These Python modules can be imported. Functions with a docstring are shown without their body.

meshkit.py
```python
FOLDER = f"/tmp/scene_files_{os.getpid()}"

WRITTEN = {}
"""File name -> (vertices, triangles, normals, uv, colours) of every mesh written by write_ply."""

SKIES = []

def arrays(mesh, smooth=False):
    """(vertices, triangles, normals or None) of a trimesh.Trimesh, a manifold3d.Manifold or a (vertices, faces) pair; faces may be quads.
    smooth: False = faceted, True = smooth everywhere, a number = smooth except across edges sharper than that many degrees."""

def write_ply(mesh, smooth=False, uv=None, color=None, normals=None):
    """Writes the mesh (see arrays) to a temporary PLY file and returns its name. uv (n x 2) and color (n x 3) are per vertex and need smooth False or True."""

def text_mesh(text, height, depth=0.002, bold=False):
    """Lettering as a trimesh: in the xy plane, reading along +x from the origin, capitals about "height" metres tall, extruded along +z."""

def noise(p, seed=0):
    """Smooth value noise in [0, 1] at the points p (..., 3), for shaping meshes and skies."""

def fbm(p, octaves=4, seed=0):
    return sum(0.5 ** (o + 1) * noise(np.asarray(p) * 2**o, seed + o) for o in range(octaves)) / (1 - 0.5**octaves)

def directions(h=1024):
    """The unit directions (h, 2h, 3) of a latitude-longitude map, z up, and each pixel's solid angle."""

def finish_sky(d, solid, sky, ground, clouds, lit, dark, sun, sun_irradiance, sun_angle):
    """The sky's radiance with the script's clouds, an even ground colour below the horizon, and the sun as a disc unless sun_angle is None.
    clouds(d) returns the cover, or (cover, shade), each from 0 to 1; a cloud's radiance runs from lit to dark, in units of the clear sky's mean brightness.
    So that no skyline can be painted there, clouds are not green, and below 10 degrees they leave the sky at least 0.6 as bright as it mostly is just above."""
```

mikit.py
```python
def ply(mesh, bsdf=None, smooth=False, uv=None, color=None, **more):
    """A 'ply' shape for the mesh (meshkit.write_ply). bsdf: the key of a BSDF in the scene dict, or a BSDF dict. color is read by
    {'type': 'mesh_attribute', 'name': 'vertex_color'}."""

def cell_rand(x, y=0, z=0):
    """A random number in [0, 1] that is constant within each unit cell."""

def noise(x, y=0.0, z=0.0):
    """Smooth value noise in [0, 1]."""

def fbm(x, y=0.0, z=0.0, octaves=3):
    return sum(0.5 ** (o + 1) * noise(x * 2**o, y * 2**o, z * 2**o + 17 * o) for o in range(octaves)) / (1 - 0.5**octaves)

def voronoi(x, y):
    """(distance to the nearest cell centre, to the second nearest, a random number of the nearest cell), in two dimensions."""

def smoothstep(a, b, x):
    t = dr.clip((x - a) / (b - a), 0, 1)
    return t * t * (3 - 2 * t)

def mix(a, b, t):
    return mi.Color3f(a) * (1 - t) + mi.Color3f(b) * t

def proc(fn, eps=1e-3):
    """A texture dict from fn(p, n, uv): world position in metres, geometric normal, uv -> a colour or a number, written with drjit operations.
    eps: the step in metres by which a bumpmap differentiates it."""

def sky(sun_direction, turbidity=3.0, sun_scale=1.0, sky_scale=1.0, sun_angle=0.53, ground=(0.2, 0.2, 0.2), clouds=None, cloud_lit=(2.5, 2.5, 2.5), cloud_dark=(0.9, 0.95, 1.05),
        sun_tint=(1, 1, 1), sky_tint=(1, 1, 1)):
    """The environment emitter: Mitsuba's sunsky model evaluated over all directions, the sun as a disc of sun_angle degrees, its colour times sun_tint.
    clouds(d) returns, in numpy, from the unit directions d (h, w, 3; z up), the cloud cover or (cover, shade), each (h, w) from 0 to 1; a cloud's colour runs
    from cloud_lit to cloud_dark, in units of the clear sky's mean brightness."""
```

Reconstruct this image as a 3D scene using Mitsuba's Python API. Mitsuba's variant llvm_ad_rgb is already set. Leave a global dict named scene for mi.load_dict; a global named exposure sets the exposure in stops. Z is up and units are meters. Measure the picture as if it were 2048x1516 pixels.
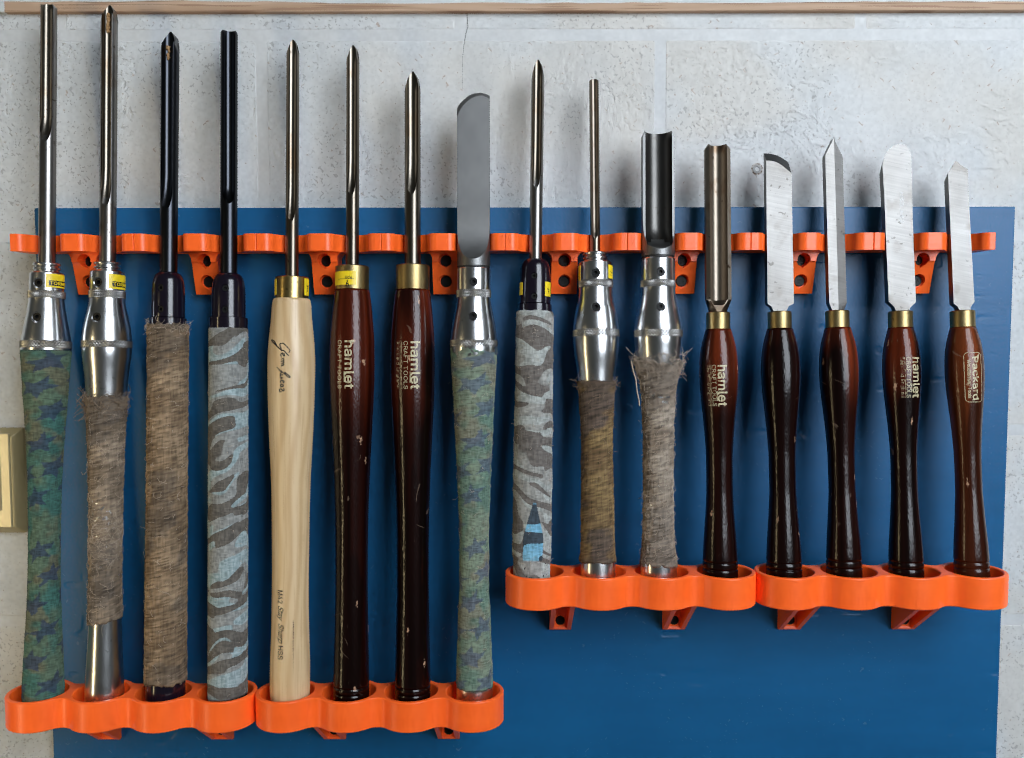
import math, random
import numpy as np, trimesh, shapely
import shapely.geometry as sg
import manifold3d as m3
import drjit as dr
import mitsuba as mi
import mikit, meshkit
from mikit import proc, ply, noise, fbm, voronoi, cell_rand, smoothstep, mix

T = mi.ScalarTransform4f
random.seed(7)
rng = np.random.default_rng(7)
scene, labels = {}, {}

# ------------------------------------------------------------------ camera
FPX = 1800.0                      # focal length in photograph pixels (2048 wide)
CAM = np.array([0.0, -0.913, 1.45])
PITCH, ROLL = math.atan(117 / FPX), 0.0015
FWD = np.array([0, math.cos(PITCH), -math.sin(PITCH)])
UP = np.array([math.sin(ROLL), 0, math.cos(ROLL)])
RT = np.cross(FWD, UP); RT /= np.linalg.norm(RT)
DN = np.cross(FWD, RT)
scene['camera'] = {'type': 'perspective', 'fov': math.degrees(2 * math.atan(1024 / FPX)), 'fov_axis': 'x', 'near_clip': 0.05, 'far_clip': 60.0,
                   'to_world': T().look_at(origin=CAM.tolist(), target=(CAM + FWD).tolist(), up=UP.tolist())}
exposure = 0.0

# ------------------------------------------------------------------ light: a cool window to the right, a warm strip lamp to the left, dim room
def lamp(key, centre, aim, w, h, rgb, label, cat):
    c, a = np.array(centre, float), np.array(aim, float)
    tw = T().look_at(origin=c.tolist(), target=a.tolist(), up=[0, 0, 1]) @ T().scale([w / 2, h / 2, 1])
    scene[key] = {'type': 'rectangle', 'to_world': tw, 'emitter': {'type': 'area', 'radiance': {'type': 'rgb', 'value': rgb}},
                  'bsdf': {'type': 'diffuse', 'reflectance': {'type': 'rgb', 'value': [0.5] * 3}}}
    labels[key] = {'label': label, 'category': cat}

lamp('window_light', (1.00, -1.78, 2.22), (0.05, 0, 1.35), 1.22, 1.70, [8.3, 9.05, 9.9], 'large cool daylight window facing the rack from the right', 'window')
lamp('strip_lamp', (-0.82, -0.50, 1.16), (-0.1, 0, 1.20), 0.042, 0.78, [17.0, 13.6, 7.6], 'narrow warm strip lamp to the left of the rack', 'lamp')
scene['room_light'] = {'type': 'constant', 'radiance': {'type': 'rgb', 'value': [0.042, 0.046, 0.044]}}

# ------------------------------------------------------------------ materials
def rgbv(*c): return {'type': 'rgb', 'value': list(c)}

def mat(key, base, rough=0.5, bump=None, bscale=1.0, eps=4e-4, **kw):
    p = {'type': 'twosided', 'bsdf': {'type': 'principled', 'base_color': base if isinstance(base, dict) else rgbv(*base), 'roughness': rough, **kw}}
    scene[key] = p if bump is None else {'type': 'bumpmap', 'arbitrary': proc(bump, eps=eps), 'scale': bscale, 'bsdf': p}

def pit(p, s, lo, hi):
    return smoothstep(lo, hi, noise(p.x * s + 3, p.y * s, p.z * s + 11))

def rot2(p, a):
    return p.x * math.cos(a) - p.z * math.sin(a), p.x * math.sin(a) + p.z * math.cos(a)

def wall_h(p, n, uv):
    x, z = rot2(p, 0.6)
    a = fbm(x * 330, z * 330, p.y * 330, 2)
    x2, z2 = rot2(p, 1.3)
    w = fbm(x2 * 85 + 9, z2 * 85, 0, 2)
    sel = smoothstep(0.35, 0.65, noise(p.x * 24 + 3, p.z * 24, 8.0))
    holes = smoothstep(0.64, 0.80, noise(x2 * 420, z2 * 420, 2.0)) * (0.35 + 0.65 * sel)
    return 0.00085 * a + 0.0002 * w - 0.0006 * holes

def wall_c(p, n, uv):
    w = fbm(p.x * 25, p.z * 25, 0, 3)
    x, z = rot2(p, 0.8)
    x = x + 0.0016 * noise(p.x * 500, p.z * 500, 1.0)
    sel = smoothstep(0.40, 0.62, noise(p.x * 17 + 7, p.z * 17, 3.0))
    spots = smoothstep(0.76, 0.86, noise(x * 560 + 4, z * 560, 5.0)) * (0.2 + 0.8 * sel)
    rust = smoothstep(0.935, 0.955, noise(x * 330, z * 330, 9.0))
    c = mix((0.50, 0.515, 0.515), (0.57, 0.58, 0.575), w)
    c = c * (0.90 + 0.20 * fbm(p.x * 300 + 0.2 * z, p.z * 300, p.y * 300, 2))      # speckle painted into the colour in place of the relief's fine shading
    c = mix(c, (0.54, 0.47, 0.37), 0.30 * smoothstep(0.50, 0.75, fbm(p.x * 9 + 3, p.z * 9, 4.0, 3)))
    c = mix(c, (0.16, 0.155, 0.145), 0.42 * spots)
    return mix(c, (0.30, 0.18, 0.11), 0.5 * rust)

def mortar_c(p, n, uv):
    return mix((0.50, 0.51, 0.507), (0.56, 0.567, 0.562), fbm(p.x * 60, p.z * 60, 0, 2)) * (0.94 + 0.12 * fbm(p.x * 260, p.z * 260, 4.0, 2))

mat('m_wall', proc(wall_c), 0.55, wall_h, 1.0, 5e-4, specular=0.35)
mat('m_mortar', proc(mortar_c), 0.5, lambda p, n, uv: 0.0012 * fbm(p.x * 70, p.z * 70, 0, 2), 1.0, specular=0.35)

def panel_h(p, n, uv):
    peel = fbm(p.x * 620, p.z * 520, 0, 2)
    brush = noise(p.x * 40, p.z * 420, 3.0)
    dent = smoothstep(0.80, 0.92, noise(p.x * 70 + 3, p.z * 95, 7.0)) * smoothstep(0.55, 0.70, noise(p.x * 13, p.z * 11, 4.0))
    return 0.00011 * peel + 0.00004 * brush - 0.0005 * dent

def panel_c(p, n, uv):
    w = fbm(p.x * 8, p.z * 8, 0, 3)
    c = mix((0.0022, 0.074, 0.192), (0.0040, 0.092, 0.228), w)
    c = c * (0.92 + 0.16 * fbm(p.x * 7 + 3, p.z * 45, 2.0, 3))
    x, z = rot2(p, 0.7)
    dust = smoothstep(0.93, 0.95, noise(x * 430, z * 430, 1.0)) * smoothstep(0.55, 0.7, noise(p.x * 30, p.z * 30, 6.0))
    return mix(c, (0.12, 0.2, 0.3), 0.35 * dust)

mat('m_panel', proc(panel_c), 0.40, panel_h, 1.0, 4e-4, specular=0.42)

def orange_c(p, n, uv):
    return mix((0.93, 0.118, 0.014), (0.97, 0.138, 0.019), fbm(p.x * 20, p.z * 130, p.y * 20, 2))
mat('m_orange', proc(orange_c), 0.34, lambda p, n, uv: 0.000022 * dr.sin(p.z * 6283.0 / 1.2), 1.0, 2e-4, specular=0.5)

def pine_c(p, n, uv):
    g = noise(p.x * 3 + 2, p.z * 420 + 3 * noise(p.x * 6, p.z * 30), 0)
    g2 = noise(p.x * 22, p.z * 900, 4)
    c = mix((0.37, 0.235, 0.15), (0.52, 0.37, 0.26), g)
    c = mix(c, (0.24, 0.13, 0.075), 0.6 * smoothstep(0.62, 0.8, g2))
    edge = uv.y - 0.0048 - 0.0052 * noise(uv.x * 5.2, 2.0) - 0.0012 * noise(uv.x * 60, 1.0)
    left = 0.004 + 0.004 * noise(uv.y * 200, 4.0) - uv.x
    pa = dr.maximum(smoothstep(-0.0004, 0.0004, edge), smoothstep(-0.0006, 0.0006, left))
    paint = mix((0.50, 0.53, 0.53), (0.60, 0.62, 0.61), fbm(p.x * 60, p.z * 90, 0, 2))
    blue = smoothstep(0.0, 0.002, uv.y - 0.0150) * smoothstep(0.168, 0.173, uv.x) * smoothstep(0.196, 0.190, uv.x)
    paint = mix(paint, (0.03, 0.09, 0.22), 0.8 * blue * smoothstep(0.35, 0.6, noise(uv.x * 700, uv.y * 500, 1)))
    return mix(c, paint, pa)
mat('m_pine', proc(pine_c), 0.6, lambda p, n, uv: 0.0006 * noise(p.x * 14, p.z * 700, 0), 1.0, specular=0.3)

def metal(key, lo, hi, rough, sc=40.0, stretch=0.12, bump=None, bscale=1.0, stain=None, stain_amt=0.0, ground=0.0, **kw):
    def base(p, n, uv):
        c = mix(lo, hi, fbm(p.x * sc, p.y * sc, p.z * sc * stretch, 3))
        if ground:
            c = c * (1 - ground + 2 * ground * noise(p.x * 45 + 0.8 * noise(p.z * 30, 1.0), p.z * 1100 + p.x * 240, 3.0))
        if stain is not None:
            s = smoothstep(0.56, 0.78, fbm(p.x * 70 + 5, p.y * 70, p.z * 50, 3))
            c = mix(c, stain, stain_amt * s)
            q = 0.0035 * noise(p.x * 300, p.y * 300, p.z * 300)
            sp = smoothstep(0.80, 0.88, noise((p.x + q) * 380, p.y * 380, (p.z - q) * 330 + 7)) * smoothstep(0.45, 0.65, noise(p.x * 60, p.y * 60, p.z * 28))
            c = mix(c, tuple(0.35 * v for v in stain), min(1.0, 1.3 * stain_amt) * sp)
        return c
    mat(key, proc(base), rough, bump, bscale, metallic=1.0, **kw)

metal('m_steel', (0.19, 0.18, 0.17), (0.33, 0.315, 0.30), 0.30, 70, 0.05, stain=(0.16, 0.12, 0.085), stain_amt=0.5)
metal('m_flute', (0.115, 0.097, 0.075), (0.225, 0.20, 0.165), 0.27, 90, 0.06, stain=(0.15, 0.10, 0.06), stain_amt=0.5)
metal('m_dark_steel', (0.028, 0.030, 0.036), (0.052, 0.055, 0.062), 0.27, 60, 0.06)
metal('m_hollow', (0.055, 0.053, 0.050), (0.125, 0.12, 0.114), 0.36, 60, 0.3, stain=(0.12, 0.09, 0.065), stain_amt=0.5)
metal('m_grey_steel', (0.17, 0.17, 0.17), (0.22, 0.22, 0.215), 0.46, 80, 0.6)
metal('m_brown_steel', (0.14, 0.112, 0.085), (0.25, 0.215, 0.175), 0.38, 60, 0.10, stain=(0.12, 0.075, 0.045), stain_amt=0.8)
metal('m_blade', (0.140, 0.132, 0.123), (0.225, 0.22, 0.212), 0.44, 30, 0.5, ground=0.10, stain=(0.10, 0.086, 0.072), stain_amt=0.42,
      bump=lambda p, n, uv: 0.00003 * noise(p.x * 900 + p.z * 500, p.z * 60, 0), bscale=1.0)
metal('m_bevel', (0.05, 0.052, 0.055), (0.085, 0.085, 0.085), 0.4, 60, 0.5)
metal('m_alu', (0.60, 0.605, 0.61), (0.70, 0.705, 0.71), 0.23, 50, 0.3, stain=(0.40, 0.39, 0.37), stain_amt=0.35,
      bump=lambda p, n, uv: 0.000012 * noise(p.x * 60, p.y * 60, p.z * 2500), bscale=1.0)
metal('m_knurl', (0.34, 0.335, 0.325), (0.44, 0.435, 0.42), 0.36, 50, 0.5, stain=(0.40, 0.36, 0.30), stain_amt=0.5)
metal('m_brass', (0.42, 0.30, 0.11), (0.54, 0.40, 0.17), 0.28, 60, 0.5, stain=(0.34, 0.22, 0.10), stain_amt=0.6)
metal('m_old_brass', (0.29, 0.215, 0.095), (0.39, 0.30, 0.145), 0.38, 60, 0.5, stain=(0.26, 0.17, 0.08), stain_amt=0.5)
mat('m_anod', (0.006, 0.004, 0.009), 0.17, specular=0.55)
mat('m_screw', (0.005, 0.005, 0.005), 0.45, specular=0.22)
mat('m_rubber', (0.012, 0.012, 0.012), 0.5)
mat('m_yellow', proc(lambda p, n, uv: mix((0.70, 0.50, 0.010), (0.80, 0.60, 0.02), fbm(p.x * 90, p.z * 90, p.y * 90, 2))), 0.35, specular=0.5)
mat('m_ink', (0.008, 0.008, 0.009), 0.4)
mat('m_gold', proc(lambda p, n, uv: mix((0.22, 0.13, 0.06), (0.44, 0.39, 0.24), smoothstep(0.18, 0.36, noise(p.x * 420, p.y * 420, p.z * 420)))), 0.4, specular=0.5)
mat('m_faded', proc(lambda p, n, uv: mix((0.10, 0.035, 0.02), (0.40, 0.33, 0.20), smoothstep(0.40, 0.68, noise(p.x * 420 + 9, p.y * 420, p.z * 420)))), 0.4, specular=0.5)
mat('m_grey_print', (0.28, 0.27, 0.25), 0.5)
mat('m_sawdust', proc(lambda p, n, uv: mix((0.26, 0.13, 0.05), (0.48, 0.30, 0.14), noise(p.x * 700, p.y * 700, p.z * 700))), 0.9)
mat('m_plate', proc(lambda p, n, uv: mix((0.34, 0.285, 0.15), (0.39, 0.33, 0.18), fbm(p.x * 40, p.z * 40, 0, 2))), 0.34, lambda p, n, uv: 0.00004 * fbm(p.x * 250, p.z * 250, 0, 2), 1.0, metallic=0.12, specular=0.5)
mat('m_cover', proc(lambda p, n, uv: mix((0.42, 0.36, 0.21), (0.47, 0.41, 0.25), fbm(p.x * 60, p.z * 60, 0, 2))), 0.24, lambda p, n, uv: 0.00003 * fbm(p.x * 300, p.z * 300, 0, 2), 1.0, metallic=0.15, specular=0.6)
mat('m_crack', (0.16, 0.16, 0.155), 0.8)
mat('m_plug', (0.30, 0.30, 0.29), 0.5)
mat('m_rust', proc(lambda p, n, uv: mix((0.16, 0.11, 0.08), (0.50, 0.47, 0.43), smoothstep(0.35, 0.65, noise(p.x * 700, p.z * 700, 1)))), 0.8)

def chips(uv, scale=1.0):
    d1, d2, r = voronoi(uv.x * 95 * scale + 3, uv.y * 38 * scale)
    return smoothstep(0.24, 0.14, d1 + 0.2 * noise(uv.x * 900, uv.y * 700, 1)) * smoothstep(0.93, 0.95, r)

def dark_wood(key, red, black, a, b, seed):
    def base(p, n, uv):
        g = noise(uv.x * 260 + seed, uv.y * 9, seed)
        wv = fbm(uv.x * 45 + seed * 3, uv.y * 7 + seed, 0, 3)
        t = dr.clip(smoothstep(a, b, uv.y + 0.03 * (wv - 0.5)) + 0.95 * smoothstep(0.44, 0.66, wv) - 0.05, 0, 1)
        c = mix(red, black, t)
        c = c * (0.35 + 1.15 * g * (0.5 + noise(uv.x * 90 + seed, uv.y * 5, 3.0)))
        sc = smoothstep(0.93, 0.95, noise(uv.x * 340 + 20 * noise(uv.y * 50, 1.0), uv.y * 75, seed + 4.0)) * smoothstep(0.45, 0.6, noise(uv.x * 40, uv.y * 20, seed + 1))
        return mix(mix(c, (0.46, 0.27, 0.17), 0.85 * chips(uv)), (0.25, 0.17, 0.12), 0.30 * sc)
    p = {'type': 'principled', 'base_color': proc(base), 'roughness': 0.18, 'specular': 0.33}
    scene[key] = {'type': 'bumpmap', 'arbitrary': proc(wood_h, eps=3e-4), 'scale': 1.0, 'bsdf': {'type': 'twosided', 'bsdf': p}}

def wood_h(p, n, uv):
    return 0.00006 * noise(uv.x * 1000, uv.y * 500, 2.0) + 0.00004 * noise(uv.x * 1500, uv.y * 60, 5.0)
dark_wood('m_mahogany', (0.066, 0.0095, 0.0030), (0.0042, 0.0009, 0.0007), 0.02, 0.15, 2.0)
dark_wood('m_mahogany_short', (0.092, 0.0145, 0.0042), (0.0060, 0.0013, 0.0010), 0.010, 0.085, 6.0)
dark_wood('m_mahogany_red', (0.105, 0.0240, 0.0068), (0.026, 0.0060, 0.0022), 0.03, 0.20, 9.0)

def ash_c(p, n, uv):
    q = uv.x * 80 + 4.5 * fbm(uv.x * 16, uv.y * 5.5 + 3, 0, 2)
    ring = dr.abs(q - dr.floor(q) - 0.5) * 2
    fine = noise(uv.x * 1100, uv.y * 35, 3)
    c = mix((0.505, 0.34, 0.175), (0.585, 0.425, 0.24), smoothstep(0.05, 0.7, ring))
    c = mix(c, (0.42, 0.255, 0.12), 0.42 * smoothstep(0.55, 0.9, fine) * (0.4 + 0.6 * ring))
    crack = smoothstep(0.0006, 0.0002, dr.abs(uv.x - 0.0075 - 0.0002 * noise(uv.y * 200, 1))) * smoothstep(0.305, 0.309, uv.y) * smoothstep(0.365, 0.315, uv.y)
    return mix(c, (0.05, 0.03, 0.02), 0.9 * crack)
mat('m_ash', proc(ash_c), 0.36, lambda p, n, uv: 0.00003 * noise(uv.x * 1100, uv.y * 35, 3), 1.0, 3e-4, specular=0.5, clearcoat=0.3, clearcoat_gloss=0.9)

# fabric wraps, patterns in (arc metres, metres along the handle)
def weave_h(p, n, uv):
    return 0.00016 * dr.sin(uv.x * 6283 / 1.9) * dr.sin(uv.y * 6283 / 2.1) + 0.00055 * fbm(uv.x * 420, uv.y * 520, 0, 3)

def fuzzy_h(p, n, uv):
    t = uv.y + 0.15 * uv.x
    return 0.0008 * noise(uv.x * 150, t * 760 + 0.9 * noise(uv.x * 60, t * 60, 2), 5) + 0.0005 * noise(uv.x * 820, t * 130, 9) + 0.0004 * fbm(uv.x * 300, t * 500, 0, 2)

def star_at(uv, cu, cv, s, keep):
    wob = 0.004 * (noise(uv.x * 130, uv.y * 170, 3) - 0.5) + 0.0016 * (noise(uv.x * 480, uv.y * 700, 6) - 0.5)
    x, y = (uv.x + wob) / cu, (uv.y + 0.28 * uv.x + 0.7 * wob) / cv
    row = dr.floor(y)
    x = x + 0.5 * (row - 2 * dr.floor(row * 0.5)) + 0.23 * cell_rand(row, 3)
    cx = dr.floor(x)
    lx = (x - cx - 0.5 + 0.22 * (cell_rand(cx, row, 1) - 0.5)) * cu / 1.6
    ly = (y - row - 0.5 + 0.22 * (cell_rand(cx, row, 2) - 0.5)) * cv
    ang = dr.atan2(ly, lx) + 1.2 * (cell_rand(cx, row, 4) - 0.5) + 0.3
    rho = dr.sqrt(lx * lx + ly * ly) + 0.0012 * (noise(uv.x * 900, uv.y * 900, 1) - 0.5)
    k = 2 * math.pi / 5
    f = dr.abs(ang / k - dr.floor(ang / k + 0.5)) * k
    R, r = s, 0.44 * s
    nx, ny = r * math.sin(k / 2), R - r * math.cos(k / 2)
    d = (rho * dr.cos(f) * nx + rho * dr.sin(f) * ny - R * nx) / math.hypot(nx, ny)
    return smoothstep(0.0004, -0.0004, d) * smoothstep(keep - 0.01, keep, cell_rand(cx, row, 7))

def star_wrap(g1, g2, br, navy, amt):
    def base(p, n, uv):
        w = fbm(uv.x * 60, uv.y * 42, 0, 3)
        c = mix(g1, g2, smoothstep(0.35, 0.65, w))
        c = mix(c, br, 0.75 * smoothstep(0.50, 0.68, fbm(uv.x * 48 + 7, uv.y * 60 + 4, 3, 3)))
        s = dr.maximum(star_at(uv, 0.039, 0.0255, 0.0112, 0.10), 0.0)
        c = mix(c, navy, amt * s)
        return c * (0.50 + 0.6 * noise(uv.x * 260, uv.y * 900, 5) + 0.4 * noise(uv.x * 800, uv.y * 250, 7))
    return base
mat('m_star_teal', proc(star_wrap((0.045, 0.115, 0.096), (0.080, 0.120, 0.082), (0.112, 0.100, 0.062), (0.030, 0.044, 0.080), 0.78)), 0.9, weave_h, 1.0, 3e-4, specular=0.15, sheen=0.3)
mat('m_star_sage', proc(star_wrap((0.110, 0.175, 0.135), (0.165, 0.205, 0.150), (0.180, 0.165, 0.120), (0.070, 0.090, 0.135), 0.72)), 0.9, weave_h, 1.0, 3e-4, specular=0.15, sheen=0.3)

def camo_wrap(dark, mid, light, seed, slant, blue=False):
    def base(p, n, uv):
        t = uv.y + slant * uv.x
        wx, wy = 0.020 * (noise(uv.x * 50 + seed, t * 45, 1) - 0.5), 0.020 * (noise(uv.x * 45, t * 55 + seed, 2) - 0.5)
        a = noise((uv.x + wx) * 42 + seed, (t + wy) * 150, seed)
        b = noise((uv.x - wx) * 38 + seed + 5, (t + wy) * 135, seed + 3)
        c = mix(mid, light, smoothstep(0.49, 0.53, b))
        c = mix(c, dark, smoothstep(0.545, 0.575, a))
        if blue:
            inb = smoothstep(0.0, 0.001, uv.y - 0.182) * smoothstep(0.236, 0.235, uv.y) * smoothstep(0.2285, 0.2295, 0.236 - dr.abs(uv.x + 0.0015) * 0.0 ) 
            wid = 0.0012 + 0.26 * (uv.y - 0.182) * smoothstep(0.250, 0.226, uv.y)
            tri = smoothstep(0.0006, -0.0002, dr.abs(uv.x - 0.001 + 0.02 * (uv.y - 0.21)) - dr.minimum(wid, 0.0095)) * smoothstep(0.181, 0.183, uv.y) * smoothstep(0.237, 0.235, uv.y)
            tone = mix((0.12, 0.30, 0.44), (0.19, 0.40, 0.52), noise(uv.x * 60, uv.y * 90, 2))
            tone = mix(tone, (0.045, 0.06, 0.075), smoothstep(0.545, 0.57, noise(uv.x * 60 + 2, uv.y * 110 + 3.3, 8)))
            c = mix(c, tone, tri)
        return c * (0.55 + 0.45 * noise(uv.x * 300, uv.y * 800, 5) + 0.45 * noise(uv.x * 850, uv.y * 250, 7))
    return base
mat('m_camo_blue', proc(camo_wrap((0.115, 0.105, 0.092), (0.235, 0.240, 0.230), (0.265, 0.335, 0.345), 3.0, 0.30)), 0.9, weave_h, 1.0, 3e-4, specular=0.15, sheen=0.3)
mat('m_camo_tan', proc(camo_wrap((0.135, 0.120, 0.108), (0.27, 0.265, 0.245), (0.32, 0.335, 0.315), 8.0, -0.22, True)), 0.9, weave_h, 1.0, 3e-4, specular=0.15, sheen=0.3)

def brown_wrap(lo, hi, dark, amt):
    def base(p, n, uv):
        t = uv.y + 0.2 * uv.x
        c = mix(lo, hi, smoothstep(0.3, 0.7, fbm(uv.x * 40 + 3, t * 55, 1, 3)))
        c = mix(c, dark, amt * smoothstep(0.50, 0.62, fbm(uv.x * 35 + 9, t * 48 + 2, 5, 3)))
        weft = noise(uv.x * 150, t * 760 + 0.9 * noise(uv.x * 60, t * 60, 2), 5)
        warp = noise(uv.x * 820, t * 130, 9)
        return c * (0.30 + 0.95 * weft + 0.45 * warp)
    return base
mat('m_wrap_fuzzy', proc(brown_wrap((0.150, 0.112, 0.078), (0.235, 0.180, 0.130), (0.085, 0.072, 0.062), 0.6)), 0.95, fuzzy_h, 1.0, 3e-4, specular=0.1, sheen=0.5)
mat('m_wrap_tan', proc(brown_wrap((0.160, 0.108, 0.066), (0.245, 0.172, 0.108), (0.095, 0.075, 0.058), 0.65)), 0.95, fuzzy_h, 1.0, 3e-4, specular=0.1, sheen=0.5)
mat('m_wrap_grey', proc(brown_wrap((0.190, 0.148, 0.112), (0.290, 0.240, 0.190), (0.120, 0.100, 0.085), 0.5)), 0.95, fuzzy_h, 1.0, 3e-4, specular=0.1, sheen=0.5)
mat('m_wrap_olive', proc(brown_wrap((0.125, 0.080, 0.042), (0.190, 0.128, 0.060), (0.082, 0.062, 0.052), 0.85)), 0.95, weave_h, 1.0, 3e-4, specular=0.1, sheen=0.3)
mat('m_thread', (0.42, 0.34, 0.27), 0.9, sheen=0.4)
mat('m_thread_dark', (0.20, 0.145, 0.10), 0.9, sheen=0.4)

# ------------------------------------------------------------------ helpers
def ray(px, py):
    d = FWD * FPX + RT * (px - 1024) + DN * (py - 758)
    return d / np.linalg.norm(d)

def at(px, py, y):
    """The point of the plane y = const seen at this pixel of the photograph."""
    d = ray(px, py)
    return CAM + d * ((y - CAM[1]) / d[1])

def pix(P):
    q = np.asarray(P) - CAM
    return 1024 + FPX * (q @ RT) / (q @ FWD), 758 + FPX * (q @ DN) / (q @ FWD)

used = {}
def key_of(name, parent=None):
    full = name if parent is None else parent + '__' + name
    n = used.get(full, 0); used[full] = n + 1
    return full if n == 0 else f'{full}_{n:03d}'

def thing(name, label, cat, group=None):
    k = key_of(name); labels[k] = {'label': label, 'category': cat}
    if group: labels[k]['group'] = group
    return k

def obj(name, mesh, bsdf, parent=None, smooth=30, label=None, kind=None, **kw):
    k = key_of(name, parent)
    scene[k] = ply(mesh, bsdf, smooth=smooth, **kw)
    if label or kind:
        labels.setdefault(k, {}).update({a: b for a, b in (('label', label), ('kind', kind)) if b})
    return k

def to_man(tm):
    return m3.Manifold(m3.Mesh(np.ascontiguousarray(tm.vertices, np.float32), np.ascontiguousarray(tm.faces, np.uint32)))

def to_tri(man):
    m = man.to_mesh()
    return trimesh.Trimesh(np.asarray(m.vert_properties)[:, :3], np.asarray(m.tri_verts), process=False)

def box(x0, x1, y0, y1, z0, z1):
    return m3.Manifold.cube([x1 - x0, y1 - y0, z1 - z0]).translate([x0, y0, z0])

def rbox(x0, x1, y0, y1, z0, z1, r):
    s = m3.Manifold.sphere(r, 12)
    return m3.Manifold.batch_hull([s.translate([x, y, z]) for x in (x0 + r, x1 - r) for y in (y0 + r, y1 - r) for z in (z0 + r, z1 - r)])

def hull_pts(P):
    return m3.Manifold.hull_points(np.asarray(P, float))

def cyl_y(x, z, y0, y1, r, r1=None, n=40):
    """A cylinder along y from y0 (radius r) to y1."""
    a = np.arange(n) * 2 * math.pi / n
    return hull_pts(np.vstack([np.stack([x + rr * np.cos(a), np.full(n, yy), z + rr * np.sin(a)], 1) for yy, rr in ((y0, r), (y1, r if r1 is None else r1))]))

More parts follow.
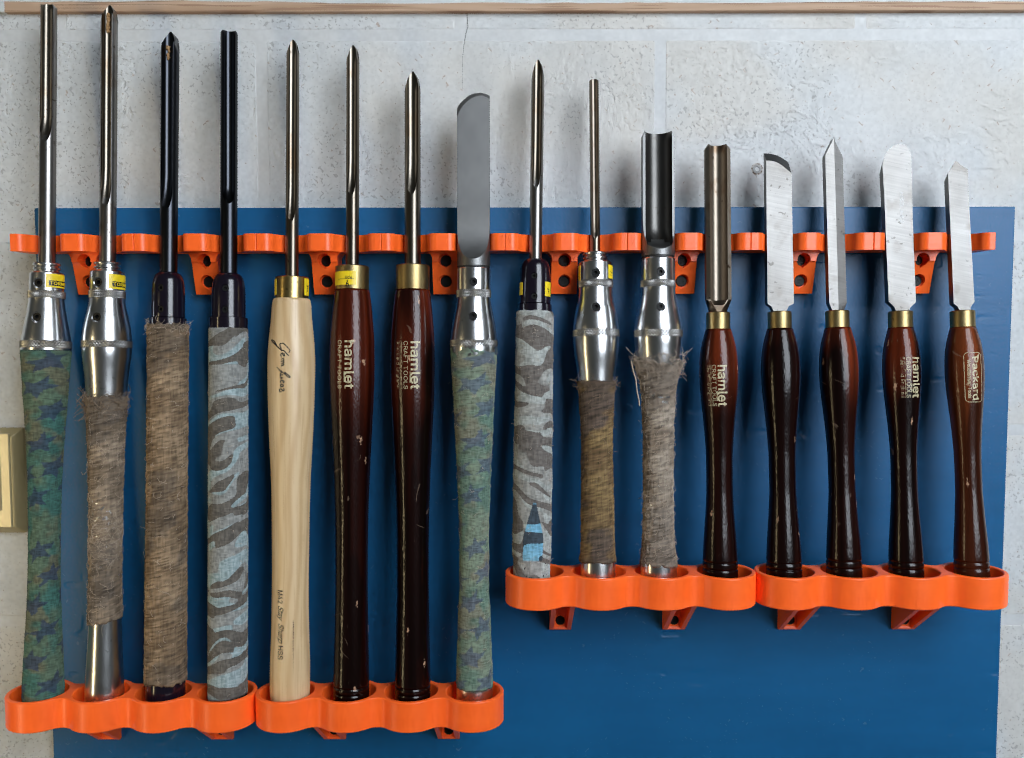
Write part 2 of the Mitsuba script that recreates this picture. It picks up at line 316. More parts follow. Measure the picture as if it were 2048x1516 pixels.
class Tool:
    """A straight tool leaning from its cup up to its notch in the rack. Local frame: a = right, b = towards the room, c = up along the tool."""
    def __init__(s, xb, yb, qb, xt, yt, qt):
        s.B, s.Tp = at(xb, yb, -qb), at(xt, yt, -qt)
        w = s.Tp - s.B; s.w = w / np.linalg.norm(w)
        u = np.array([1.0, 0, 0]); u -= s.w * (u @ s.w); s.u = u / np.linalg.norm(u)
        s.n = np.cross(s.u, s.w)
        s.M = np.stack([s.u, s.n, s.w], 1)
    def world(s, L): return np.asarray(L, float) @ s.M.T + s.B
    def local(s, P): return (np.asarray(P) - s.B) @ s.M
    def c(s, row):
        k = DN * FPX - FWD * (row - 758)          # plane of that pixel row
        return ((CAM - s.B) @ k) / (s.w @ k)
    def px(s, row): return pix(s.B + s.w * s.c(row))[0]
    def r(s, row, hw):
        P = s.B + s.w * s.c(row)
        x = (pix(P)[0] - 1024) / FPX
        return hw * ((P - CAM) @ FWD) / FPX / math.sqrt(1 + x * x)
    def prof(s, rows):
        return np.array([[s.c(y), s.r(y, h)] for y, h in rows])
    def surf(s, px, py, rad):
        """(angle from the front, c, radius) where the pixel's ray meets the round surface of radius rad(c)."""
        o, d = s.local(CAM), ray(px, py) @ s.M
        R = rad(s.c(py)) if callable(rad) else rad
        for _ in range(5):
            A = d[0] ** 2 + d[1] ** 2; Bq = o[0] * d[0] + o[1] * d[1]; C = o[0] ** 2 + o[1] ** 2 - R * R
            q = Bq * Bq - A * C
            t = (-Bq - math.sqrt(max(q, 0))) / A
            P = o + d * t
            if callable(rad): R = rad(P[2])
        return math.atan2(P[0], P[1]), P[2], R
    def put(s, man_or_mesh):
        tm = to_tri(man_or_mesh) if hasattr(man_or_mesh, 'to_mesh') else man_or_mesh
        return trimesh.Trimesh(s.world(tm.vertices), tm.faces, process=False)

def smooth_prof(P, step=0.0016):
    """Monotone cubic through (c, r) points, sampled finely."""
    from scipy.interpolate import PchipInterpolator
    P = P[np.argsort(P[:, 0])]
    f = PchipInterpolator(P[:, 0], P[:, 1])
    c = np.linspace(P[0, 0], P[-1, 0], max(4, int((P[-1, 0] - P[0, 0]) / step)))
    return np.stack([c, f(c)], 1)

def lathe(P, n=72):
    """Closed solid from rows (c, r), in a tool's local frame."""
    P = np.asarray(P, float); P = P[np.argsort(P[:, 0], kind='stable')]
    a = np.arange(n) * 2 * math.pi / n
    v = np.concatenate([np.stack([r * np.sin(a), r * np.cos(a), np.full(n, c)], 1) for c, r in P] + [[[0, 0, P[0, 0]]], [[0, 0, P[-1, 0]]]])
    f = []
    i = np.arange(n); j = (i + 1) % n
    for k in range(len(P) - 1):
        A, B, C, D = k * n + i, k * n + j, (k + 1) * n + j, (k + 1) * n + i
        f += [np.stack([A, C, B], 1), np.stack([A, D, C], 1)]
    b, t = len(P) * n, len(P) * n + 1
    f += [np.stack([np.full(n, b), i, j], 1), np.stack([np.full(n, t), (len(P) - 1) * n + j, (len(P) - 1) * n + i], 1)]
    return trimesh.Trimesh(v, np.concatenate(f), process=False)

def lathe_uv(P, n=96, disp=None, top=None, bot=None):
    """Open round sheet with closed-in ends and uv = (arc metres from the front, metres down from the top). disp(theta, c) is added to the radius."""
    P = np.asarray(P, float); P = P[np.argsort(P[:, 0], kind='stable')]
    th = np.linspace(-math.pi, math.pi, n + 1)
    c = np.repeat(P[:, :1], n + 1, 1); r = np.repeat(P[:, 1:], n + 1, 1); t = np.repeat(th[None], len(P), 0)
    if top is not None or bot is not None:      # ragged ends: shift c near the ends
        s = (P[:, 0] - P[0, 0]) / (P[-1, 0] - P[0, 0]); L = P[-1, 0] - P[0, 0]
        if top is not None: c = c + np.clip(1 - (1 - s) * L / 0.03, 0, 1)[:, None] * top(th)[None]
        if bot is not None: c = c + np.clip(1 - s * L / 0.03, 0, 1)[:, None] * bot(th)[None]
    if disp is not None:
        d = disp(t, c); d[:, -1] = d[:, 0]; r = r + d
    R0 = P[:, 1].mean()
    rows = [(c, r)]
    ce = np.vstack([c[:1], c, c[-1:]]); re = np.vstack([np.maximum(r[:1] - 0.006, 0.0005), r, np.maximum(r[-1:] - 0.006, 0.0005)]); te = np.vstack([t[:1], t, t[-1:]])
    v = np.stack([re * np.sin(te), re * np.cos(te), ce], -1).reshape(-1, 3)
    uv = np.stack([te * R0, P[-1, 0] - ce], -1).reshape(-1, 2)
    m, w = ce.shape
    i, j = np.meshgrid(np.arange(m - 1), np.arange(w - 1), indexing='ij')
    A, B, C, D = i * w + j, i * w + j + 1, (i + 1) * w + j + 1, (i + 1) * w + j
    f = np.concatenate([np.stack([A, C, B], -1).reshape(-1, 3), np.stack([A, D, C], -1).reshape(-1, 3)])
    return trimesh.Trimesh(v, f, process=False), uv

def tube_mesh(P, r, sides=5):
    P = np.asarray(P, float)
    t = np.gradient(P, axis=0); t /= np.linalg.norm(t, axis=1, keepdims=True) + 1e-12
    a = np.cross(t, [0.31, 0.9, 0.29]); a /= np.linalg.norm(a, axis=1, keepdims=True) + 1e-12
    b = np.cross(t, a); g = np.arange(sides) * 2 * math.pi / sides
    rr = np.broadcast_to(r, (len(P),))[:, None, None]
    v = P[:, None] + rr * (np.cos(g)[None, :, None] * a[:, None] + np.sin(g)[None, :, None] * b[:, None])
    i, j = np.meshgrid(np.arange(len(P) - 1), np.arange(sides), indexing='ij'); j2 = (j + 1) % sides
    q = np.stack([i * sides + j, i * sides + j2, (i + 1) * sides + j2, (i + 1) * sides + j], -1).reshape(-1, 4)
    return trimesh.Trimesh(v.reshape(-1, 3), np.vstack([q[:, [0, 1, 2]], q[:, [0, 2, 3]]]), process=False)

cat_meshes = trimesh.util.concatenate
def rad_fn(P):
    P = np.asarray(P)[np.argsort(np.asarray(P)[:, 0])]
    return lambda c: float(np.interp(c, P[:, 0], P[:, 1]))

# ------------------------------------------------------------------ wall, board, timber
WY = 0.016                                       # wall face behind the panel (block faces), panel front is y = 0
zrow = [at(1024, r, WY)[2] for r in (70, 467, 854, 1241)]
H = (zrow[0] - zrow[3]) / 3
xj = (at(525, 250, WY)[0], at(1320, 200, WY)[0])
BL = xj[1] - xj[0]
tm = rbox(-1.6, 1.6, WY + 0.0004, WY + 0.12, zrow[0] - 5.4 * H, zrow[0] + 1.6 * H, 0.001)
obj('block_wall', to_tri(tm), 'm_mortar', smooth=False)
labels['block_wall'] = {'label': 'painted concrete block wall behind the rack', 'category': 'wall', 'kind': 'structure'}
for course in range(-1, 5):
    zt = zrow[0] - course * H
    off = 0 if course % 2 == 0 else BL / 2
    for k in range(-2, 3):
        xa = xj[0] + off + k * BL
        b = rbox(xa + 0.0022, xa + BL - 0.0022, WY, WY + 0.05, zt - H + 0.0022, zt - 0.0022, 0.0050)
        obj('block', to_tri(b), 'm_wall', 'block_wall', smooth=50)

# hairline crack in the joint under the timber
cr = [at(934 + dx, y, WY - 0.0001) for dx, y in ((0, 27), (1, 42), (2, 54), (-1, 62), (-4, 78), (-7, 95), (-9, 120), (-9, 150), (-8, 180))]
obj('crack', tube_mesh(cr, np.linspace(0.00042, 0.00010, len(cr)), 5), 'm_crack', 'block_wall')

pl, pr = at(68, 416, 0), at(2031, 413, 0)
zb = at(1024, 1640, 0)[2]
bl, br = at(107, 1516, 0)[0], at(1993, 1516, 0)[0]
px0, px1 = (pl[0] + bl) / 2, (pr[0] + br) / 2
pz = (pl[2] + pr[2]) / 2
bk = thing('back_board', 'blue painted back board screwed to the block wall', 'board')
obj('panel', to_tri(rbox(px0, px1, 0, WY - 0.0005, zb, pz, 0.0012)), 'm_panel', bk)
s0 = at(1257, 816, 0)
sc = m3.Manifold.sphere(0.0046, 32).scale([1, 0.18, 1]) - box(-0.0022, 0.0022, -0.01, -0.0004, -0.0005, 0.0005) - box(-0.0005, 0.0005, -0.01, -0.0004, -0.0022, 0.0022)
obj('painted_screw', to_tri(sc.translate(s0.tolist())), 'm_panel', bk, label='screw head painted over in blue')

ya = 0.009
tz0 = at(1024, 22.5, ya)[2]
tx0 = at(-2, 20, ya)[0]
tm = rbox(tx0, 0.75, ya, WY + 0.002, tz0, tz0 + 0.042, 0.0012)
t3 = to_tri(tm)
uvt = np.stack([t3.vertices[:, 0] - tx0, t3.vertices[:, 2] - tz0], 1)
obj('timber_batten', t3, 'm_pine', None, smooth=False, uv=uvt)
labels['timber_batten'] = {'label': 'rough pine batten half painted grey along the top of the wall', 'category': 'timber batten'}

# wall switch at the left edge
sy = WY - 0.013
c0, c1 = at(-75, 858, sy), at(45, 1069, sy)
sw = thing('wall_switch', 'beige switch plate on the wall at the left edge', 'switch')
outer = m3.Manifold.batch_hull([rbox(c0[0], c1[0], WY - 0.006, WY + 0.004, c1[2], c0[2], 0.002), rbox(c0[0] + 0.006, c1[0] - 0.006, sy, WY, c1[2] + 0.006, c0[2] - 0.006, 0.0025)])
obj('plate', to_tri(outer), 'm_plate', sw, smooth=40)
r0, r1 = at(-50, 867, sy - 0.002), at(24, 1056, sy - 0.002)
obj('cover', to_tri(rbox(r0[0], r1[0], sy - 0.0015, sy + 0.002, r1[2], r0[2], 0.0012)), 'm_cover', sw, smooth=40)
r0, r1 = at(-30, 905, sy - 0.003), at(1.5, 1022, sy - 0.003)
obj('rocker', to_tri(rbox(r0[0], r1[0], sy - 0.0042, sy + 0.002, r1[2], r0[2], 0.0012)), 'm_cover', sw, smooth=40)

# plastic plug in the wall
w0 = at(1514, 338, WY)
wp = thing('wall_plug', 'small grey plastic plug in the wall above the board', 'wall plug')
ring = cyl_y(0, 0, -0.0012, 0.006, 0.0046) - cyl_y(0, 0, -0.01, 0.004, 0.0024)
obj('collar', to_tri(ring.translate(w0.tolist())), 'm_plug', wp)
obj('rust_ring', to_tri((cyl_y(0, 0, -0.0003, 0.004, 0.0060, None, 13) - cyl_y(0, 0, -0.01, 0.01, 0.0045)).rotate([0, 20, 0]).translate(w0.tolist())), 'm_rust', wp)
obj('hole', to_tri(cyl_y(0, 0, 0.0005, 0.005, 0.00235).translate(w0.tolist())), 'm_screw', wp)

# ------------------------------------------------------------------ tools
QC, FLOOR = 0.067, 0.028                          # depth of the cups' axes and of the notch floors, in front of the panel
def make_tool(xb, yb, xt, rad_px, extra=0.0):
    r = rad_px * 0.87 / FPX
    return Tool(xb, yb, QC, xt, 485, FLOOR + r + extra)

def shaft(tl, key, name, bsdf, y_tip, y_bot, hw_top, hw_bot, fl_end, fl_hw, fl_e, rot, run, tip, bsdf_fl=None):
    """Round bar with a ground flute. fl_hw: flute radius / bar radius, fl_e: distance of the flute's centre from the axis / radius; run: length of the run-out in rows; tip: list of (side, slope, start) planes."""
    c1, c0 = tl.c(y_tip), tl.c(y_bot) - 0.012
    R1, R0 = tl.r(y_tip, hw_top), tl.r(y_bot, hw_bot)
    R = (R0 + R1) / 2
    body = to_man(lathe([(c0, R0), (c1, R1)], 96))
    rf = fl_hw * R
    ce, ca = tl.c(fl_end), tl.c(fl_end - run)
    n = 44
    g = np.arange(n) * 2 * math.pi / n
    def disc(c, e): return np.stack([rf * np.sin(g), e + rf * np.cos(g), np.full(n, c)], 1)
    path = [(c1 + 0.01, fl_e * R), (ca, fl_e * R)]
    for k in range(1, 9):
        t = k / 8
        path.append((ca + (ce - ca) * t, fl_e * R + (R + rf - fl_e * R) * (1 - math.sqrt(max(0, 1 - t ** 2.2)) if False else t ** 2)))
    parts = [hull_pts(np.vstack([disc(*p), disc(*q)])) for p, q in zip(path[:-1], path[1:])]
    # mouth: open the flute's sides towards the front
    cut = m3.Manifold.batch_boolean(parts, m3.OpType.Add)
    if fl_e < 0.5:
        mouth = [hull_pts(np.vstack([disc(c, e), disc(c, e) + [0, 2.2 * R, 0], disc(c2, e2), disc(c2, e2) + [0, 2.2 * R, 0]])) for (c, e), (c2, e2) in zip(path[:-1], path[1:])]
        cut = m3.Manifold.batch_boolean(mouth, m3.OpType.Add)
    v = tl.local(CAM); rot = rot + math.degrees(math.atan2(v[0], v[1]))      # rot is counted from the viewer's side
    cut = cut.rotate([0, 0, -rot])
    body = body - cut
    cr_, sr_ = math.cos(math.radians(rot)), math.sin(math.radians(rot))
    turn = lambda a, b: (a * cr_ + b * sr_, -a * sr_ + b * cr_)
    bottom = (fl_e - fl_hw) * R
    for (nx, ny, nz, at_a, at_row) in tip:         # ground facets, given in the flute's own frame
        x, y = turn(nx, ny); nrm = np.array([x, y, nz], float); nrm /= np.linalg.norm(nrm)
        P = np.array([*turn(at_a * R, bottom), tl.c(at_row)])
        body = body.trim_by_plane((-nrm).tolist(), float(-(nrm @ P)))
    split(tl, key, body, R * 0.965, name, bsdf, 'flute', bsdf_fl or 'm_flute', 28)
    return rad_fn([(c0, R0), (c1, R1)])

def split(tl, key, body, R, name, bsdf, inner, bsdf_in, smooth, bmax=None):
    """The outside of a bar and its hollow as two parts."""
    tm = to_tri(body)
    ce, no = tm.triangles_center, tm.face_normals
    d = np.hypot(tm.vertices[:, 0], tm.vertices[:, 1])[tm.faces].min(1)
    top = tm.vertices[:, 2].max()
    hollow = (d < R) & (np.abs(no[:, 2]) < 0.6) & ((ce[:, 0] * no[:, 0] + ce[:, 1] * no[:, 1]) < (0.5 * R if bmax is None else bmax))
    for nm, sel, m in ((name, ~hollow, bsdf), (inner, hollow, bsdf_in)):
        if sel.any():
            sub = trimesh.Trimesh(tm.vertices, tm.faces[sel], process=False); sub.remove_unreferenced_vertices()
            obj(nm, tl.put(sub), m, key, smooth=smooth)

def grub(tl, key, man, px, py, rad, rpx=8.5):
    """Bores a screw hole into the round solid at this pixel and sets a socket screw into it; returns the bored solid."""
    th, c, R = tl.surf(px, py, rad)
    r = rpx * 0.84 / FPX
    def place(m): return m.rotate([-90, 0, 0]).rotate([0, 0, -math.degrees(th)]).translate([0, 0, c])
    def cyl(r0, r1, h0, h1, n=28): return m3.Manifold.cylinder(h1 - h0, r0, r1, n).translate([0, 0, h0])
    man = man - place(cyl(r, r, R - 0.006, R + 0.004)) - place(cyl(r, r * 1.5, R - 0.0012, R + 0.001))
    scr = cyl(r * 0.98, r * 0.98, R - 0.0059, R - 0.0016) - cyl(r * 0.52, r * 0.52, R - 0.0045, R, 6)
    obj('grub_screw', tl.put(place(scr)), 'm_screw', key, smooth=30)
    return man

def knurl(tl, key, y0, y1, hw):
    c1, c0 = tl.c(y0), tl.c(y1); R = tl.r((y0 + y1) / 2, hw)
    n, m = 400, 25
    th = np.linspace(-math.pi, math.pi, n + 1); c = np.linspace(c0, c1, m)
    t, cc = np.meshgrid(th, c)
    N = 50
    a, b = t / (2 * math.pi) * N, (cc - c0) / (2 * math.pi * R / N) * 0.9
    tri = lambda x: np.abs((x % 1) - 0.5) * 2
    h = np.minimum(tri(a + b), tri(a - b))
    r = R - 0.0005 + 0.0008 * h
    r[0] = r[-1] = R - 0.0008
    r = np.vstack([np.full((1, n + 1), R - 0.005), r, np.full((1, n + 1), R - 0.005)]); cc = np.vstack([cc[:1], cc, cc[-1:]]); t = np.vstack([t[:1], t, t[-1:]])
    v = np.stack([r * np.sin(t), r * np.cos(t), cc], -1).reshape(-1, 3)
    i, j = np.meshgrid(np.arange(m + 1), np.arange(n), indexing='ij'); w = n + 1
    A, B, C, D = i * w + j, i * w + j + 1, (i + 1) * w + j + 1, (i + 1) * w + j
    f = np.concatenate([np.stack([A, C, B], -1).reshape(-1, 3), np.stack([A, D, C], -1).reshape(-1, 3)])
    obj('knurled_ring', tl.put(trimesh.Trimesh(v, f, process=False)), 'm_knurl', key, smooth=False)

def sticker(tl, key, px0, px1, y0, y1, hw, label=None):
    R = tl.r((y0 + y1) / 2, hw) + 0.00018
    a0 = tl.surf(px0, (y0 + y1) / 2, R)[0]; a1 = tl.surf(px1, (y0 + y1) / 2, R)[0]
    c1, c0 = tl.c(y0), tl.c(y1)
    th = np.linspace(a0, a1, 24)
    v, f = [], []
    for (r, c) in ((R, c0), (R, c1), (R - 0.0004, c1), (R - 0.0004, c0)):
        v.append(np.stack([r * np.sin(th), r * np.cos(th), np.full(24, c)], 1))
    v = np.concatenate(v)
    for q in range(4):
        i = np.arange(23); A, B = q * 24 + i, ((q + 1) % 4) * 24 + i
        f += [np.stack([A, B + 1, B], 1), np.stack([A, A + 1, B + 1], 1)]
    for e in (0, 23):
        f.append(np.array([[e, 24 + e, 48 + e], [e, 48 + e, 72 + e]]))
    k = obj('sticker', tl.put(trimesh.Trimesh(v, np.concatenate(f), process=False)), 'm_yellow', key, smooth=30, label=label)
    return k, R

def mark(tl, key, name, mesh2d, R, th0, c0, turned, bsdf, lift=0.00010):
    """Lays flat lettering (x along the text, y up) on a round surface of radius R(c); turned: it reads downwards."""
    m = mesh2d
    v, f = trimesh.remesh.subdivide_to_size(m.vertices, m.faces, 0.0016, max_iter=12)
    if turned: c, arc = c0 - v[:, 0], v[:, 1]
    else: c, arc = c0 + v[:, 1], v[:, 0]
    Rc = np.array([R(x) for x in c]) if callable(R) else np.full(len(c), R)
    th = th0 + arc / Rc
    r = Rc + lift * (v[:, 2] > 1e-7) - 0.0003 * (v[:, 2] <= 1e-7)
    if turned is False or turned is True:
        V = np.stack([r * np.sin(th), r * np.cos(th), c], 1)
    return obj(name, tl.put(trimesh.Trimesh(V, f, process=False)), bsdf, key, smooth=False)

def text2d(s, h, w=None, bold=False, shear=0.0, clip_x=None):
    m = meshkit.text_mesh(s, h, 0.0005, bold)
    v = np.array(m.vertices)
    if w is not None: v[:, 0] *= w / v[:, 0].max()
    v[:, 0] += shear * v[:, 1]
    return trimesh.Trimesh(v, m.faces, process=False)

def mm(tl, row, npx):
    P = tl.B + tl.w * tl.c(row)
    return npx * ((P - CAM) @ FWD) / FPX

def wrap(tl, key, rows, bsdf, amp, ragged=0.0, seed=0, step=0.0018, fold=0.0, tilt_bot=0.0, tilt_top=0.0, n=110):
    P = smooth_prof(tl.prof(rows), step)
    L = P[-1, 0]
    def disp(t, c):
        Rm = P[:, 1].mean()
        x, y, z = Rm * np.sin(t), Rm * np.cos(t), c
        d = amp * (meshkit.fbm(np.stack([x * 420, y * 420, z * 420], -1), 3, seed) - 0.5) * 2
        d += fold * (meshkit.fbm(np.stack([x * 40, y * 40, (z + 0.25 * x) * 120], -1), 3, seed + 5) - 0.5) * 2
        turn = ((z + 0.0075 * t) / 0.047) % 1.0      # each turn of the bandage overlaps the one below
        d += fold * 0.45 * np.clip(1 - turn / 0.12, 0, 1)
        d[0] -= 0.4 * amp; d[-1] -= 0.4 * amp
        return d
    rag = lambda s: (lambda t: ragged * 2 * (meshkit.fbm(np.stack([np.cos(t) * 5, np.sin(t) * 5, 0 * t + s], -1), 4, seed + s) - 0.5) * 2)
    top = lambda t: rag(3)(t) + tilt_top * np.sin(t)
    bot = lambda t: rag(9)(t) + tilt_bot * np.sin(t)
    m, uv = lathe_uv(P, n, disp, top, bot)
    k = obj('cloth_wrap', tl.put(m), bsdf, key, smooth=True, uv=uv)
    return k, rad_fn(P)

def threads(tl, key, y0, y1, rad, count, bsdf, seed, length=0.012, lift=0.0012, name='loose_threads', fly=0.12, bunch=None, thick=0.00020, along=0.35):
    g = np.random.default_rng(seed)
    out = []
    c1, c0 = tl.c(y0), tl.c(y1)
    for _ in range(count):
        c = g.uniform(c0, c1) if bunch is None else (c1 - abs(g.normal(0, bunch)) if g.random() < 0.7 else c0 + abs(g.normal(0, bunch)))
        th = g.uniform(-1.75, 1.75)
        Lh = length * g.uniform(0.4, 1.5)
        dirn = g.normal(0, along) + (math.pi if g.random() < 0.5 else 0)
        curl = g.normal(0, 1.0)
        k = 7
        s = np.linspace(0, 1, k)
        ang = dirn + curl * s * 2
        R = rad(min(max(c, c0), c1))
        dth = np.cumsum(np.cos(ang)) * Lh / k / R; dc = np.cumsum(np.sin(ang)) * Lh / k
        hgt = np.sin(s * math.pi) * lift * g.uniform(0.2, 1.2) + 0.0001
        if g.random() < fly: hgt = s ** 1.5 * Lh * 0.6
        r = R + hgt
        t = th + dth
        P = np.stack([r * np.sin(t), r * np.cos(t), c + dc], 1)
        out.append(tube_mesh(P, thick * g.uniform(0.6, 1.2), 3))
    obj(name, tl.put(cat_meshes(out)), bsdf, key, smooth=True, kind='stuff')

def round_part(tl, key, name, rows, bsdf, smooth_step=None, grubs=(), n=80, label=None, ang=30):
    P = tl.prof(rows)
    if smooth_step: P = smooth_prof(P, smooth_step)
    man = to_man(lathe(P, n)); rad = rad_fn(P)
    for g in grubs: man = grub(tl, key, man, g[0], g[1], rad, *(g[2:]))
    obj(name, tl.put(man), bsdf, key, smooth=ang, label=label)
    return rad

HANDLES = [0]
def handle(tl, key, rows, bsdf, grooves=(), step=0.0022, name='handle', n=96):
    """Turned wooden handle; grooves are cut at these rows."""
    P = smooth_prof(tl.prof(rows), step)
    extra = []
    for gy in grooves:
        cg = tl.c(gy); R = rad_fn(P)(cg)
        P = P[np.abs(P[:, 0] - cg) > 0.0012]
        extra += [(cg - 0.0010, R), (cg - 0.0004, R - 0.0008), (cg + 0.0004, R - 0.0008), (cg + 0.0010, R)]
    if extra: P = np.vstack([P, extra])
    P = P[np.argsort(P[:, 0])]
    m, uv = lathe_uv(P, n)
    if bsdf != 'm_ash': uv = uv + [1.37 * HANDLES[0], 0]; HANDLES[0] += 1
    obj(name, tl.put(m), bsdf, key, smooth=True, uv=uv)
    return rad_fn(P)

def ferrule(tl, key, y0, y1, hw0, hw1, bsdf):
    b = 1.6
    return round_part(tl, key, 'ferrule', [(y0, hw0 - b), (y0 + b, hw0), (y1 - b, hw1), (y1, hw1 - 0.6)], bsdf, n=96)

def alu_head(tl, key, rows, grubs, knurls, collar=None):
    """Aluminium ferrule: turned body with screw holes, knurled rings and, on some, a threaded neck."""
    rad = round_part(tl, key, 'ferrule', rows, 'm_alu', None, grubs, n=112, ang=24)
    for k in knurls: knurl(tl, key, *k)
    if collar:
        y0, y1, hw = collar
        d = (y1 - y0) / 5
        pr = [(y0, hw - 5), (y0 + 0.5, hw - 1), (y0 + 2, hw), (y0 + d * 1.3, hw - 0.5), (y0 + d * 1.7, hw - 4.5), (y0 + d * 2.3, hw - 4.5), (y0 + d * 2.7, hw - 0.5),
              (y0 + d * 3.4, hw - 0.5), (y0 + d * 3.8, hw - 4), (y1 + 2, hw - 4)]
        round_part(tl, key, 'threaded_neck', pr, 'm_alu', None, n=80, ang=40)
    return rad

def sm(rows, step=6):
    """Finer pixel rows through the given (row, half width) pairs."""
    from scipy.interpolate import PchipInterpolator
    a = np.array(rows, float); f = PchipInterpolator(a[:, 0], a[:, 1])
    y = np.unique(np.concatenate([np.arange(a[0, 0], a[-1, 0], step), a[:, 0]]))
    return [(float(v), float(f(v))) for v in y]

def tormek(tl, key, px0, px1, y0, y1, hw, tx0, s, black=True):
    k, R = sticker(tl, key, px0, px1, y0, y1, hw)
    row = (y0 + y1) / 2 + 2
    h = mm(tl, row, 6.4)
    th0, c0, _ = tl.surf(tx0, row + 3.5, R)
    if s:
        m = text2d(s, h, mm(tl, row, 7.6) * len(s), True)
        w = m.vertices[:, 0].max()
        bar = trimesh.creation.box([w + 2.4 * h / 6, h * 1.62, 0.0005]); bar.apply_translation([w / 2, h * 0.5, 0.00025])
        mark(tl, k, 'print_block', bar, R, th0, c0, False, 'm_ink', 0.00008)
        mark(tl, k, 'lettering', m, R, th0, c0, False, 'm_yellow', 0.00020)
    return k, R

TIP = lambda row, s=0.9: [(1, 0.35 * s, s, 0.10, row), (-1, 0.35 * s, s, -0.10, row), (1, 0.2 * s, 0.40 * s, 0.62, row + 15), (-1, 0.2 * s, 0.40 * s, -0.62, row + 15), (0, -0.8, 1, 0, row)]

# --- 1 long bowl gouge, green star wrap
t = make_tool(86.5, 1385, 94, 17)
k = thing('bowl_gouge', 'long bowl gouge with green star patterned wrap, leftmost tool on the rack', 'gouge', None)
shaft(t, k, 'shaft', 'm_steel', 8, 527, 17, 18, 287, 0.74, 0.62, -22, 60, [(1, 0.2, 0.8, 0.45, 8), (-1, 0.2, 1.6, -0.5, 9), (0, -0.8, 1, 0, 8)])
alu_head(t, k, sm([(545, 31), (548, 35), (580, 36), (600, 36.5), (618, 39), (640, 43), (665, 48), (682, 51), (701, 52), (702, 50)], 3), [(75, 565), (72, 633)], [(583, 598, 38.6), (682, 697, 53)], (527, 546, 29))
tormek(t, k, 92, 129, 550, 577, 36.3, 99, 'TORMEK')
wr, rf = wrap(t, k, [(702, 52.5), (760, 48), (865, 40.5), (970, 34.5), (1080, 33), (1160, 33.5), (1257, 37.5), (1334, 41.5), (1385, 43), (1398, 42.5)], 'm_star_teal', 0.0003, 0.0, 1, fold=0.0006)

# --- 2 long bowl gouge, frayed brown wrap on aluminium
t = make_tool(209, 1385, 215.5, 17)
k = thing('bowl_gouge', 'long bowl gouge on aluminium handle with frayed brown cloth, second tool from the left', 'gouge')
shaft(t, k, 'shaft', 'm_steel', 10, 527, 17.5, 17.5, 417, 0.64, 0.58, -20, 80, TIP(10, 0.62))
P = []
for i in range(70):
    a, c = rng.normal(-0.22, 0.12), t.c(rng.uniform(28, 66))
    R = t.r(40, 17.5) * 0.30
    P.append(m3.Manifold.sphere(0.0012 * rng.uniform(0.5, 1.3), 8).translate([R * a * 2, R * rng.uniform(-0.1, 0.45), c]))
obj('wood_dust', t.put(m3.Manifold.batch_boolean(P, m3.OpType.Add)), 'm_sawdust', k, label='brown wood dust packed in the flute tip')
rad = alu_head(t, k, sm([(542, 31), (545, 35), (580, 36), (600, 36.5), (618, 39.5), (640, 45), (665, 49.5), (682, 50.8), (700, 50.6), (740, 46), (770, 43), (850, 38), (970, 34), (1160, 33), (1241, 33.5), (1330, 37.5), (1392, 40), (1404, 40)], 5), [(195, 564), (192, 633)], [(582, 598, 37.4), (682, 696, 51.8)], (525, 543, 28))
tormek(t, k, 217, 251, 551, 580, 36.3, 226, 'TORMEK')
wr, rf = wrap(t, k, [(792, 44.5), (800, 43), (850, 40.5), (900, 38), (970, 36), (1080, 34), (1160, 34.5), (1242, 36)], 'm_wrap_fuzzy', 0.0011, 0.0014, 2, fold=0.0009, tilt_bot=0.0028)
threads(t, wr, 790, 1242, rf, 190, 'm_thread', 11, 0.012, 0.0012, fly=0.04, thick=0.00016)
threads(t, wr, 784, 830, rf, 150, 'm_thread_dark', 12, 0.012, 0.003, 'frayed_edge', fly=0.35)
threads(t, wr, 1030, 1120, rf, 90, 'm_thread', 13, 0.016, 0.0012, 'pulled_threads', fly=0.0, along=0.12)

# --- 3 black gouge, tan wrap
t = make_tool(331, 1385, 337.5, 18)
k = thing('bowl_gouge', 'black bowl gouge with pointed tip and tan brown cloth wrap, third tool from the left', 'gouge')
shaft(t, k, 'shaft', 'm_dark_steel', 63, 548, 19, 18, 424, 0.68, 0.58, -22, 75, TIP(63, 0.62), 'm_dark_steel')
P = [m3.Manifold.sphere(0.0011 * rng.uniform(0.6, 1.3), 8).translate([rng.normal(-0.0016, 0.0007), rng.uniform(-0.002, 0.001), t.c(rng.uniform(92, 118))]) for _ in range(30)]
obj('wood_dust', t.put(m3.Manifold.batch_boolean(P, m3.OpType.Add)), 'm_sawdust', k, label='brown wood dust packed in the flute tip')
DOME = lambda y, w: sm([(y, 0.55 * w), (y + 2, 0.66 * w), (y + 7, 0.80 * w), (y + 16, 0.91 * w), (y + 30, 0.97 * w), (y + 50, 0.99 * w), (y + 90, w)], 2.5)
rad = round_part(t, k, 'collet', DOME(545, 34), 'm_anod', None, [(320, 575, 6.5), (320, 618, 6.5)], n=96)
round_part(t, k, 'handle_tube', [(635.5, 33), (637, 37), (660, 37), (1355, 40), (1392, 40.5), (1402, 39)], 'm_anod', n=96, label='black handle tube under the wrap')
rt = t.r(1364, 40.4)
th0, c0, _ = t.surf(308, 1359, rt)
mark(t, k, 'lettering', text2d('69', mm(t, 1364, 9), mm(t, 1364, 11)), rt, th0, c0 - mm(t, 1364, 8), False, 'm_grey_print', 0.0001)
wr, rf = wrap(t, k, [(650, 42.5), (760, 42), (870, 42), (970, 42), (1080, 42.5), (1257, 43), (1362, 43.5)], 'm_wrap_tan', 0.0009, 0.0016, 3, fold=0.0007)
threads(t, wr, 648, 1362, rf, 130, 'm_thread', 21, 0.008, 0.0011, fly=0.06, thick=0.00016)
